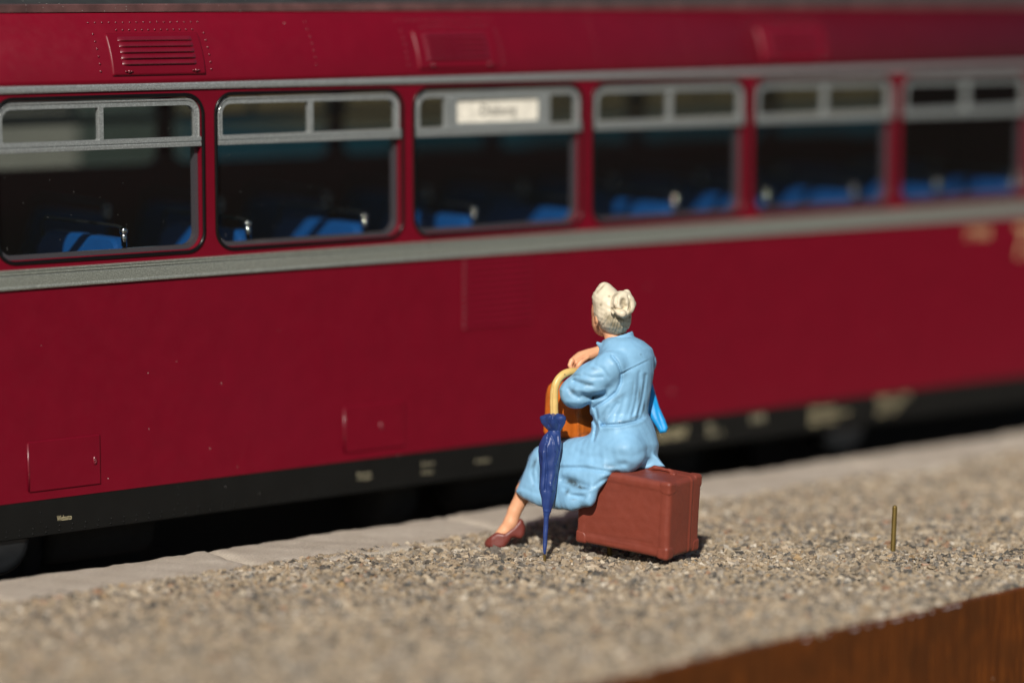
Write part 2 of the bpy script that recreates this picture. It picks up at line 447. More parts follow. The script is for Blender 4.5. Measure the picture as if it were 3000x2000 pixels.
# gravel: angular chips, one mass
def lattice(seed, n=256):
    return np.random.default_rng(seed).normal(size=(n, n))
def vnoise(x, y, s, L):
    u, v = x / s, y / s; i, j = np.floor(u).astype(int), np.floor(v).astype(int); f, gq = u - i, v - j
    f = f * f * (3 - 2 * f); gq = gq * gq * (3 - 2 * gq); n = L.shape[0]
    w = lambda a, b: L[a % n, b % n]
    return (w(i, j) * (1 - f) + w(i + 1, j) * f) * (1 - gq) + (w(i, j + 1) * (1 - f) + w(i + 1, j + 1) * f) * gq
L1 = lattice(3)
def grains(n, xr, yr, size, flat=0.62, zfun=None, keep=None):
    x = rng.uniform(*xr, n); y = rng.uniform(*yr, n)
    if keep is not None:
        k = keep(x, y); x, y = x[k], y[k]; n = len(x)
    s = np.clip(rng.lognormal(math.log(size), 0.46, n), size * .45, size * 2.3)
    cube = np.array([(i, j, k) for i in (-1, 1) for j in (-1, 1) for k in (-1, 1)], float) * 0.5
    P = cube[None] + rng.uniform(-0.24, 0.24, (n, 8, 3))
    P *= (s[:, None] * np.stack([rng.uniform(.8, 1.45, n), rng.uniform(.65, 1.05, n), rng.uniform(flat * .6, flat * 1.4, n)], 1))[:, None, :]
    yaw = rng.uniform(0, 6.283, n); tx = rng.normal(0, 0.34, n); ty = rng.normal(0, 0.34, n)
    def rot(P, ang, i, j):
        c, sn = np.cos(ang)[:, None], np.sin(ang)[:, None]
        a, b = P[:, :, i].copy(), P[:, :, j].copy()
        P[:, :, i] = c * a - sn * b; P[:, :, j] = sn * a + c * b
    rot(P, yaw, 0, 1); rot(P, tx, 1, 2); rot(P, ty, 0, 2)
    z = zfun(x, y) + rng.uniform(-0.36, 0.04, n)
    P += np.stack([x, y, z], 1)[:, None, :]
    q = np.array([(0, 1, 3, 2), (4, 6, 7, 5), (0, 4, 5, 1), (2, 3, 7, 6), (0, 2, 6, 4), (1, 5, 7, 3)])
    Q = (q[None] + (np.arange(n) * 8)[:, None, None]).reshape(-1, 4)
    return P.reshape(-1, 3), Q
def edge_y(x):                                   # inner border of the gravel on the stones
    return -26.0 + 0.9 * vnoise(x, x * 0, 23, L1) + 0.45 * vnoise(x, x * 0 + 50, 4, L1)
def gz(x, y):
    z = 0.22 * vnoise(x, y, 9, L1) + 0.10 * vnoise(x + 91, y, 3.1, L1) - 0.10
    lip = np.clip((yw(x) + 6.0 - y) / 6.0, 0, None)
    z = z + 0.12 - 0.35 * lip ** 2
    near = np.clip((y - edge_y(x) + 7) / 7.0, 0, 1)
    return np.where(y > -36, np.maximum(z + 0.62 * near, z), z)
def keep(x, y):
    xm = np.interp(y, [-115, -65, -20], [-75, -125, -100]); xM = np.interp(y, [-110, -20], [190, 262])
    lim = edge_y(x); p = np.clip((lim + 0.7 - y) / 1.0, 0, 1)
    return (y > yw(x) + 0.75 + 0.22 * vnoise(x, x * 0 + 9, 3, L1)) & (x > xm) & (x < xM) & (rng.uniform(0, 1, len(x)) < p)
V1, Q1 = grains(200000, (-125, 262), (-118, -21), 0.45, flat=.55, zfun=gz, keep=keep)
V2, Q2 = grains(3000, (-125, 262), (-116, -24), 0.55, flat=.5, zfun=lambda x, y: gz(x, y) + 0.22, keep=keep)
V3, Q3 = grains(110, (60.4, 62.6), (-88.9, -86.9), 0.6, flat=.8, zfun=lambda x, y: gz(x, y) + 0.9 * np.exp(-((x - 61.5) ** 2 + (y + 87.9) ** 2) / 0.9))
VV = np.concatenate([V1, V2, V3]); QQ = np.concatenate([Q1, Q2 + len(V1), Q3 + len(V1) + len(V2)])
gv = obj_np('gravel', VV, QQ, GRAVEL, None, base=np.array([0, -65, -0.7]), smooth=False)
tag(gv, 'fine beige and grey gravel covering the platform', 'gravel', kind='stuff')

# varnished board along the front of the platform, with lifted varnish flakes at its top edge
wb = MB()
nx = 240; xs = np.linspace(-290, 320, nx + 1)
for i, x in enumerate(xs):
    top = 0.0 + 0.10 * math.sin(x * 0.11) + 0.05 * math.sin(x * 0.53 + 1) + rng.normal(0, 0.03)
    wb.V += [(x, yw(x), -70), (x, yw(x), top - 0.28), (x, yw(x) + 0.25, top), (x, yw(x) + 2.55, top - 0.5), (x, yw(x) + 2.55, -70)]
for i in range(nx):
    o = i * 5
    wb.F += [(o + k, o + 5 + k, o + 6 + k, o + 1 + k) for k in range(4)]
board = tag(wb.obj('wooden_board', WOOD, base=(0, -112.5, -70)), 'brown varnished wooden board closing the front edge of the gravel platform', 'board')
FLAKE = m_plain('varnish_flake', (0.34, 0.28, 0.275), 0.4)
for fx, ln in ((34, 1.6), (37.2, .7), (39.6, 1.3), (42.6, 2.6), (46.6, .9), (48.4, 1.5), (51.5, .5), (54.2, 2.6), (56.8, 1.4), (24.0, 1.2), (28.5, .8)):
    fb = MB(); n = 7; z0 = -0.42 + 0.10 * math.sin(fx * 0.11)
    for k in range(n + 1):
        u = k / n; x = fx + ln * u; h = (0.06 + 0.2 * math.sin(math.pi * u)) * rng.uniform(.3, 1.3)
        fb.V += [(x, yw(x) - 0.05, z0 + 0.02 * rng.normal()), (x, yw(x) - 0.16, z0 - h), (x, yw(x) - 0.02, z0 - h * .9)]
    for k in range(n):
        o = k * 3; fb.F += [(o, o + 3, o + 4, o + 1), (o + 1, o + 4, o + 5, o + 2), (o + 2, o + 5, o + 3, o)]
    fb.F += [(0, 1, 2), (3 * n, 3 * n + 2, 3 * n + 1)]
    fb.obj('varnish_flake', FLAKE, board)

# rails in the shade under the railcar
for y in (16.5, 61.5):
    r = MB(); r.extrude_x([(y - 2, -22), (y + 2, -22), (y + .6, -20.5), (y + .6, -16), (y + 1.2, -15), (y + 1.2, -13), (y - 1.2, -13), (y - 1.2, -15), (y - .6, -16), (y - .6, -20.5)], -290, 320)
    tag(r.obj('rail', RAILM), 'steel rail lying next to the platform wall under the red railcar' if y < 30 else 'steel rail under the side of the red railcar turned away from the platform', 'rail', 'rails of the track')

# ------------------------------------------------------------------ added shapes whose colours stand in for reflections in the carriage windows
TEAL = m_paint('reflection_teal', (0.004, 0.034, 0.052), rough=0.4, spec=0.3)
TAN = m_paint('reflection_tan', (0.105, 0.078, 0.038), rough=0.4, spec=0.3)
PALEM = m_paint('reflection_pale', (0.22, 0.215, 0.185), rough=0.8, spec=0.2)
tb2 = tag(empty('reflection_coach', (290, 175, -13)), 'added teal and tan stand-in for reflections in the railcar windows, set beyond the red railcar', 'reflection_coach')
m = MB(); m.extrude_x([(140, -6), (210, -6), (210, 58.5), (140, 58.5)], 128, 460); m.obj('body', TEAL, tb2)
m = MB(); m.extrude_x([(139.8, 58.5), (210.2, 58.5), (209.6, 70), (204, 78), (190, 84), (175, 86), (160, 84), (146, 78), (140.4, 70)], 127.8, 460.2); m.obj('roof', TAN, tb2)
for x in np.arange(140, 450, 40):
    m = MB(); m.add(*plate(rrect(x, x + 30, 36, 54, 2.5, 4), [], 139.6, 140.2)); m.obj('window', RUBBER, tb2)
for x in (170, 400):
    V, F = [], []
    m = MB(); m.tube([(x, 152, 1), (x, 156, 1)], [14, 14], 24); m.obj('wheel', TRACK, tb2); m = MB(); m.tube([(x, 196, 1), (x, 200, 1)], [14, 14], 24); m.obj('wheel', TRACK, tb2)
reflection_hut = tag(empty('reflection_hut', (45, 160, -22)), 'added pale stand-in for a reflection in the left railcar window, set beyond the red railcar', 'reflection_hut')
m = MB(); m.box(30, 57, 140, 180, -22, 66.5); m.obj('wall', PALEM, reflection_hut)
m = MB(); m.extrude_x([(137, 66.6), (160, 74), (183, 66.6), (183, 68.2), (160, 76), (137, 68.2)], 28, 59); m.obj('roof', TRACK, reflection_hut)
m = MB(); m.box(36, 48, 139.4, 139.99, -21, 30); m.obj('door', TRACK, reflection_hut)

# ------------------------------------------------------------------ railcar
X0, X1 = -200.0, 262.0
ZB, ZT = 10.2, 74.4
YF = 78.0                                            # far side of the body
car = empty('railcar', (30, 39, -13))
tag(car, 'dark red model railcar with silver window frames and black skirt', 'railcar')
WIN = range(-5, 6)
def wx(k): return k * 40 + 0.2, k * 40 + 38.5
WZ0, WZ1 = 47.1, 73.0
holes = [rrect(wx(k)[0] + 0.75, wx(k)[1] - 0.75, WZ0 + 0.75, WZ1 - 0.75, 2.6) for k in WIN]
V, F = plate([(X0, ZB), (X1, ZB), (X1, ZT), (X0, ZT)], holes, 0.0, 1.3)
obj('side_panel', V, F, RED, car)
holes_far = [rrect(wx(k)[0] + 0.75, wx(k)[1] - 0.75, 56.6, WZ1 - 0.75, 2.6) for k in WIN]
V, F = plate([(X0, ZB), (X1, ZB), (X1, ZT), (X0, ZT)], holes_far, YF - 1.3, YF)
obj('side_panel', V, F, RED, car)
def prof_y(z): return 0.0375 * (z - 74.4) ** 2
zz = np.linspace(74.4, 86.2, 14)
for side in (0, 1):
    P = [(prof_y(z), z) for z in zz] + [(prof_y(z) + 1.2, z) for z in zz[::-1]]
    if side: P = [(YF - y, z) for y, z in P]
    m = MB(); m.extrude_x(P, X0, X1)
    o = m.obj('cantrail_panel', RED, car, smooth=True)
    for p in o.data.polygons:
        if len(p.vertices) > 4 or abs(p.normal.x) > .9: p.use_smooth = False
    gut = [(4.55, 85.75), (4.55, 86.85), (4.8, 87.0), (6.2, 87.05), (6.2, 85.75)]
    if side: gut = [(YF - y, z) for y, z in gut]
    m = MB(); m.extrude_x(gut, X0, X1); m.obj('gutter', GUTTER, car)
rp = [(5.4 + (39 - 5.4) * u, 87.0 + 10.5 * (1 - (1 - u) ** 2)) for u in np.linspace(0, 1, 14)]
rp = rp + [(YF - y, z) for y, z in rp[::-1][1:]]
rp2 = rp + [(y, z - 1.3) for y, z in rp[::-1]]
m = MB(); m.extrude_x(rp2, X0, X1); m.obj('roof', ROOF, car)
for x0, x1 in ((X0, X0 + 1.2), (X1 - 1.2, X1)):
    m = MB(); m.box(x0 + (0.01 if x0 < 0 else -.01), x1, 1.31, YF - 1.31, ZB, 86.0); m.obj('end_wall', RED, car)
# black skirt with a row of rivets
m = MB(); m.extrude_x([(0.25, 4.5), (0.6, 4.3), (2.2, 4.3), (2.2, 10.19), (0.10, 10.19)], X0, X1); skirt = m.obj('skirt', SKIRT, car)
m = MB(); m.extrude_x([(YF - 0.25, 4.5), (YF - 0.6, 4.3), (YF - 2.2, 4.3), (YF - 2.2, 10.19), (YF - 0.10, 10.19)], X0, X1); m.obj('skirt', SKIRT, car)
m = MB()
for x in np.arange(-60, 240, 2.35):
    for dz in (0, 0.8): m.sphere((x + 0.15 * dz, 0.22, 4.95 + dz), 0.17, 6, 4)
for x in np.arange(-58, 240, 25.3):
    for z in (6.6, 8.2, 9.4): m.sphere((x, 0.18, z), 0.15, 6, 4)
tag(m.obj('rivet_row', SKIRT, skirt, smooth=True), kind='stuff')
# underfloor shadow gap: floor pan, wheels, axle boxes, tank
m = MB(); m.box(X0 + 2, X1 - 2, 2.3, YF - 2.3, 8.5, 10.0); m.obj('floor_pan', SKIRT, car)
m = MB(); m.box(X0 + 2, X1 - 2, 1.4, YF - 1.4, 26, 27.5); m.obj('cabin_floor', INNER, car)
def disc(cx, cz, y0, prof, n=40):
    """solid of revolution round a y axis: prof = (radius, y offset)"""
    V = []; F = []
    for r, dy in prof:
        for k in range(n):
            a = 2 * math.pi * k / n; V.append((cx + r * math.cos(a), y0 + dy, cz + r * math.sin(a)))
    for i in range(len(prof) - 1):
        for k in range(n): F.append((i * n + k, i * n + (k + 1) % n, (i + 1) * n + (k + 1) % n, (i + 1) * n + k))
    F.append(tuple(range(n - 1, -1, -1))); F.append(tuple((len(prof) - 1) * n + k for k in range(n)))
    return V, F
for cx in (-39, 148):
    for y0, s in ((13.5, 1), (YF - 13.5, -1)):
        V, F = disc(cx, 1.0, y0, [(3, -1 * s), (4, -1 * s), (4.5, 0), (11, 0.4 * s), (11.5, -.4 * s), (14, -.4 * s), (14, 3 * s), (3, 3 * s)])
        w = obj('wheel', V, F, WHEEL, car, smooth=False)
    V, F = disc(cx, 4.0, 2.4, [(3.6, -1.3), (4.6, -1.1), (5.2, -.5), (5.4, .3), (5.4, 6), (3.6, 6)])
    o = obj('axle_box', V, F, WHEEL, car, smooth=True)
for cx, rr, wd in ((-15, 5.0, 10), (44, 6.5, 4), (70, 5.5, 12), (111, 6, 5)):
    m = MB(); m.tube([(cx - wd, 15, 1.5), (cx - wd * .9, 15, 1.5), (cx + wd * .9, 15, 1.5), (cx + wd, 15, 1.5)], [rr * .7, rr, rr, rr * .7], 20); m.obj('underframe_tank', TRACK, car, smooth=True)
m = MB(); m.box(X0 + 4, X1 - 4, 30, 34, -12, 8.4); m.obj('sky_blocker', TRACK, car)  # added box that keeps sky light out of the gap under the car
# belt trim (ribbed) and upper trim
m = MB(); m.extrude_x([(0.02, 43.35), (-0.42, 43.4), (-0.52, 43.6), (-0.42, 43.85), (-0.30, 43.95), (-0.34, 44.6), (-0.36, 45.45), (-0.30, 45.6), (-0.5, 45.75), (-0.5, 45.9), (-0.26, 46.0), (-0.26, 46.1), (-0.42, 46.2), (-0.42, 46.42), (0.02, 46.5)], X0, X1)
m.obj('belt_trim', BELT, car)
m = MB(); m.extrude_x([(0.02, 73.45), (-0.32, 73.5), (-0.42, 73.75), (-0.42, 74.3), (-0.25, 74.55), (0.03, 74.6)], X0, X1)
m.obj('upper_trim', SILVER, car)
m = MB(); m.extrude_x([(YF - 0.02, 43.35), (YF + 0.4, 43.6), (YF + .4, 46.3), (YF - .02, 46.5)], X0, X1); m.obj('belt_trim', BELT, car)

# windows: frame (silver, upper part) > seal, mullion, transom, panes
def tube_loop(L, y, r, n=8):
    m = MB(); m.tube([(x, y, z) for x, z in L], r, n, closed=True); return m
FX0, FX1, FZ0, FZ1 = 1.05, 37.65, 64.4, 72.05
seal_d = tube_loop(rrect(0.2 + .36, 38.5 - .36, WZ0 + .36, WZ1 - .36, 3.2, 9), -0.02, 0.31).data('seal', RUBBER, True)
def frame_data(muls, name):
    xs = [FX0 + 0.95] + [c for a in muls for c in (a - .42, a + .42)] + [FX1 - 0.95]
    hs = []
    for i in range(0, len(xs), 2):
        hs.append(rrect(xs[i], xs[i + 1], FZ0 + 1.55, FZ1 - 1.08, (.25, .25, 1.6 if i + 2 == len(xs) else .25, 1.6 if i == 0 else .25), 5))
    V, F = plate(rrect(FX0, FX1, FZ0, FZ1, (.15, .15, 2.4, 2.4), 7), hs, 0.15, 1.0)
    m = MB(); m.add(V, F)
    # raised outer lip
    L = rrect(FX0 + .2, FX1 - .2, FZ0 + .1, FZ1 - .2, (.15, .15, 2.3, 2.3), 7)
    m.tube([(x, 0.14, z) for x, z in L], 0.17, 6, closed=True)
    return m.data(name, SILVER), hs
fr_d, fr_h = frame_data([19.35], 'window_frame')
fr3_d, fr3_h = frame_data([7.9, 30.2], 'window_frame')
tr = MB(); tr.extrude_x([(0.12, 64.35), (-0.18, 64.4), (-0.22, 64.9), (-0.05, 65.0), (-0.05, 65.15), (-0.2, 65.25), (-0.2, 65.85), (0.12, 65.95)], FX0 - .05, FX1 + .05)
tr_d = tr.data('transom', SILVER)
def pane_data(L, y, name):
    V = [(x, y, z) for x, z in L]; n = len(V)
    V2 = [(x, y + 0.25, z) for x, z in L]
    me = mesh_data(name, V, [tuple(range(n))], GLASS); return me
lower_d = pane_data(rrect(0.95, 37.75, WZ0 + .8, FZ0 + .3, (2.5, 2.5, .1, .1)), 0.95, 'pane')
far_d = pane_data(rrect(0.95, 37.75, 56.5, FZ0 + .3, (2.5, 2.5, .1, .1)), 0.95, 'pane')
up_d = [pane_data(rrect(min(x for x, z in h) - .1, max(x for x, z in h) + .1, FZ0 + 1.4, FZ1 - 1.0, .3, 2), 0.75, 'pane') for h in fr_h]
up3_d = [pane_data(rrect(min(x for x, z in h) - .1, max(x for x, z in h) + .1, FZ0 + 1.4, FZ1 - 1.0, .3, 2), 0.75, 'pane') for h in fr3_h]
def mul_data(x):
    m = MB(); m.extrude_x([(0.2, FZ0 + 1.5), (0.2, FZ1 - 1), (-.12, FZ1 - 1), (-.12, FZ0 + 1.5)], x - .36, x + .36); return m.data('mullion', SILVER)
mul_d = [mul_data(19.35)]; mul3_d = [mul_data(7.9), mul_data(30.2)]
lip_V, lip_F = plate(rrect(.98, 37.72, WZ0 + .78, FZ0 + .1, (2.55, 2.55, .1, .1)), [rrect(1.6, 37.1, WZ0 + 1.45, FZ0 + .02, (2.1, 2.1, .1, .1))], 1.0, 2.2)
N = NT('glazing_edge'); LIPM = N.set(Base_Color=(0.10, 0.085, 0.10), Roughness=0.15)
lip_d = mesh_data('glazing_edge', lip_V, lip_F, LIPM)
for k in WIN:
    sign = (k == 1)
    w = link('window', fr3_d if sign else fr_d, (k * 40, 0, 0), car)
    for nm, d in [('seal', seal_d), ('transom', tr_d), ('pane', lower_d), ('glazing_edge', lip_d)] + [('pane', d) for d in (up3_d if sign else up_d)] + [('mullion', d) for d in (mul3_d if sign else mul_d)]:
        link(nm, d, (k * 40, 0, 0), w)
    # far-side window, simple
    w2 = link('window', fr_d, (k * 40, YF - 1.2, 0), car)
    link('pane', far_d, (k * 40, YF - 1.2, 0), w2)
    for d in up_d: link('pane', d, (k * 40, YF - 1.2, 0), w2)
# destination board
m = MB(); m.add(*plate(rrect(48.55, 69.55, 65.75, 71.2, .2, 2), [rrect(49.75, 68.1, 66.55, 70.55, .45, 4)], 0.0, 0.9))
sg = m.obj('destination_sign', SILVER, car)
m = MB(); m.add(*plate(rrect(49.6, 68.3, 66.4, 70.7, .3, 2), [], 0.45, 0.85)); m.obj('sign_face', SIGNW, sg)
text_obj('lettering', 'Dieburg', 55.4, 63.4, 66.95, 69.5, 0.43, TEXTDARK, sg)

# roof vents on the curved cantrail
def surf(x, z, off):                                 # point on the cantrail, pushed outward by off
    s = 2 * 0.0375 * (z - 74.4); n = np.array([-1.0, s]) / math.hypot(1, s)
    return (x, prof_y(z) + n[0] * off, z + n[1] * off)
def surf_patch(x0, x1, z0, z1, hfun, nx, nz):
    V = []; F = []
    for j in range(nz + 1):
        for i in range(nx + 1):
            u, v = i / nx, j / nz; V.append(surf(x0 + (x1 - x0) * u, z0 + (z1 - z0) * v, hfun(u, v)))
    for j in range(nz):
        for i in range(nx): a = j * (nx + 1) + i; F.append((a, a + 1, a + nx + 2, a + nx + 1))
    return V, F
for vx in (-18.5, 41.6, 122.5):
    wdt = 17.3
    def hp(u, v):
        e = min(u * wdt, (1 - u) * wdt, v * 6.8 + 0); return 0.38 * min(1, e / 0.18) - 0.02 + (0.0 if v < .93 else -0.34 * (v - .93) / .07)
    m = MB(); m.add(*surf_patch(vx, vx + wdt, 75.75, 82.5, hp, 96, 30)); vent = m.obj('vent', RED, car, smooth=True)
    for i in range(5):
        z = 77.75 + i * 0.90
        def hs(u, v): return 0.36 + 0.40 * max(0, math.sin(math.pi * min(1, (v ** 0.55)))) ** 1.0 * min(1, min(u, 1 - u) * 14) ** .5
        def hs2(u, v):
            return 0.34 + 0.46 * (1 - v) ** .8 * min(1, v * 9) * min(1, min(u, 1 - u) * 16) ** .5
        m = MB(); m.add(*surf_patch(vx + 1.9, vx + wdt - 1.6, z - .36, z + .42, hs2, 40, 10)); m.obj('slat', RIVET, vent, smooth=True)
    for cx in (vx + 2.9, vx + wdt - 2.0):
        m = MB(); p = surf(cx, 76.45, .5); m.sphere(p, .30, 8, 6, (1.1, 1, 1)); m.sphere((p[0] - .5, p[1], p[2]), .16, 8, 6, (1.6, 1, 1)); m.sphere((p[0] + .5, p[1], p[2]), .16, 8, 6, (1.6, 1, 1)); m.obj('latch', RIVET, vent, smooth=True)
    m = MB()
    for i in range(17): m.sphere(surf(vx - 2.2 + i * 1.27, 84.1, 0), .19, 8, 6)
    for i in range(13): m.sphere(surf(vx + 2.4 + i * 1.18, 82.9, .05), .19, 8, 6)
    for i in range(6):
        z = 76.6 + i * 1.15
        m.sphere(surf(vx - 2.0, z, 0), .21, 8, 6); m.sphere(surf(vx + wdt + 1.2, z, 0), .21, 8, 6)
    tag(m.obj('rivet_row', RIVET, vent, smooth=True), kind='stuff')
m = MB()
for x in (20.6, 82, 104, 165):
    for i in range(7): m.sphere(surf(x, 77 + i * 1.15, 0), .19, 8, 6)
tag(m.obj('rivet_row', RIVET, car, smooth=True), kind='stuff')

# louvred air intake low on the side
lv = MB(); lv.box(51.2, 67.2, -0.06, 0.02, 30.2, 43.2); lou = lv.obj('louvre_panel', RED, car)
for i in range(12):
    z = 30.8 + i * 1.05
    V = []; F = []; nx, nz = 24, 5
    for j in range(nz + 1):
        for ii in range(nx + 1):
            u, v = ii / nx, j / nz
            V.append((51.0 + 15.6 * u, -0.05 - 0.24 * (1 - v) ** .8 * min(1, v * 6) * min(1, min(u, 1 - u) * 22) ** .5, z + .8 * v))
    for j in range(nz):
        for ii in range(nx): a = j * (nx + 1) + ii; F.append((a, a + 1, a + nx + 2, a + nx + 1))
    sm_ = MB(); sm_.add(V, F); nf = len(sm_.F); sm_.sphere((51.15, -0.20, z + .22), .36, 12, 10, (.8, 1, .9)); so_ = sm_.obj('slat', RED, lou, smooth=True); so_.data.materials.append(RIVET)  # glossy bulb added at the left end to catch a sun glint
    for p in so_.data.polygons[nf:]: p.material_index = 1

# access hatches with a lock each
for hx0, hx1, lx in ((-34.85, -22.0, -23.05), (25.5, 38.2, 33.1 + 3.9), (88.3, 101.0, 99.8)):
    m = MB(); m.box(hx0, hx1, -0.26, 0.2, 11.65, 19.55, 0.13); hatch = m.obj('hatch', RED, car)
    m = MB(); m.tube([(hx0 - .02, -0.20, 11.9), (hx0 - .02, -0.20, 19.3)], .17, 8); m.obj('highlight_rod', RIVET, hatch, smooth=True)  # added glossy rod that makes the bright line on the hatch edge
    lxx = 33.1 if hx0 == 25.5 else lx
    V, F = disc(lxx, 15.5, -0.26, [(0.50, 0.1), (0.50, -.06), (0.36, -.2), (0.24, -.22), (0.20, -.1), (0.10, -.1), (0.10, -.2)], 18)
    V = [(lxx + (x - lxx) * .72, y, 15.5 + (z - 15.5) * 1.45) for x, y, z in V]
    obj('lock', V, F, RIVET, hatch, smooth=True)

# lettering
text_obj('lettering', 'Webasto', -29.85, -27.2, 6.5, 7.35, 0.10, TEXTGOLD, car)
text_obj('lettering', 'Bremse\nreinigen', 28.3, 31.3, 6.5, 8.0, 0.10, TEXTDIM, car)
text_obj('lettering', 'Bremse\n-\nKraftst.', 42.0, 44.7, 6.2, 8.3, 0.10, TEXTDIM, car)
text_obj('lettering', 'Kraftst.', 53.9, 57.2, 6.95, 7.6, 0.10, TEXTDIM, car)
text_obj('lettering', '100-0047', 96.3, 104.2, 6.5, 8.6, 0.10, TEXTGOLD, car)
text_obj('lettering', 'Br\n8.5 t', 109.2, 113.2, 6.2, 8.6, 0.10, TEXTDIM, car)
text_obj('lettering', 'KWR', 120.6, 124.2, 7.6, 9.2, 0.10, TEXTDIM, car)
text_obj('lettering', 'Heimat\nBw Giessen\nBD Ffm', 136.4, 147.2, 5.7, 9.2, 0.10, TEXTGOLD, car)
text_obj('lettering', 'REV 1 32\n12.9.68\nLp 13', 155.0, 164.2, 5.7, 9.6, 0.10, TEXTGOLD, car)
text_obj('lettering', 'DB', 206, 212, 5.9, 9.2, 0.10, TEXTDIM, car)
text_obj('lettering', '798', 179.6, 187.0, 39.4, 41.6, -0.03, NUMGOLD, car)
text_obj('lettering', '752', 195.0, 207.0, 34.6, 41.6, -0.03, NUMGOLD, car)

# seats in the passenger compartment
def seat_back():
    n = 8; V = []; F = []
    L = []                                           # outline in (y, h)
    Wd, Ht = 25.0, 24.6
    for px, pz in rrect(0, Wd, 0, Ht, (.5, .5, 3.0, 3.0), 6): L.append((px, pz))
    for off, ins in ((0.0, .45), (0.35, 0.0), (2.0, 0.0), (2.4, .5)):
        for y, h in L:
            yy = Wd / 2 + (y - Wd / 2) * (1 - 2 * ins / Wd); hh = Ht / 2 + (h - Ht / 2) * (1 - 2 * ins / Ht)
            V.append((off + hh * 0.30 - 7.2, yy, hh))
    n = len(L)
    for i in range(3):
        for k in range(n): F.append((i * n + k, i * n + (k + 1) % n, (i + 1) * n + (k + 1) % n, (i + 1) * n + k))
    F.append(tuple(range(n - 1, -1, -1))); F.append(tuple(range(3 * n, 4 * n)))
    return V, F
sbV, sbF = seat_back()
sb_d = mesh_data('seat', sbV, sbF, BLUE)
cm = MB(); cm.box(-20, -7.0, 0.3, 24.7, 2, 6, .6); cu_d = cm.data('cushion', BLUE)
bm_ = MB(); bm_.box(-18, -8.0, 2, 23, -8, 2); ba_d = bm_.data('seat_base', INNER)
hd = MB(); hd.tube([(0.6, -0.6, 18), (0.6, -0.6, 25.2), (0.6, -0.35, 26.0), (0.6, 0.4, 26.5), (0.6, 2, 26.6), (0.6, 24, 26.6), (0.6, 25, 26.0), (0.6, 25.2, 25), (.6, 25.2, 20)], 0.27, 8)
hd_d = hd.data('grab_rail', RAILD, True)
hk = MB(); hk.sphere((0.6, -0.55, 25.9), 0.70, 12, 10); hk.tube([(0.6, -0.55, 23.4), (0.6, -0.55, 25.9)], .5, 8); hk_d = hk.data('knob', CHROME, True)
for i in range(-8, 10):
    xs_ = 8.4 + 23.7 * i
    if xs_ < X0 + 25 or xs_ > X1 - 8: continue
    for yy in (4.2, YF - 4.2 - 25):
        s = link('seat', sb_d, (xs_, yy, 25.2), car)
        link('cushion', cu_d, (xs_, yy, 34), s) if False else link('cushion', cu_d, (xs_, yy, 35), s)
        link('seat_base', ba_d, (xs_, yy, 35), s)
        link('grab_rail', hd_d, (xs_, yy, 25.2), s); link('knob', hk_d, (xs_, yy, 25.2), s)

# ------------------------------------------------------------------ sculpted things: signed distance fields meshed by surface nets
Rt, Fw, Up = rgt.copy(), fwd.copy(), np.array([0, 0, 1.0])
P0 = at_d(1842, 1308, 450.3)
B3 = np.stack([Rt, Fw, Up])                          # local = B3 @ (world - P0)
def loc(px, py, d): return B3 @ (at_d(px, py, d) - P0)
def R1(u, v): return 1350 + u / 1.6675, 780 + v / 1.6675       # measured on an enlarged view of the figure
PXMM = 450.0 / FPX

def span(px0, py0, px1, py1, D0, D1):
    P = np.array([loc(x, y, d) for x in (px0, px1) for y in (py0, py1) for d in (D0, D1)]); return P.min(0), P.max(0)

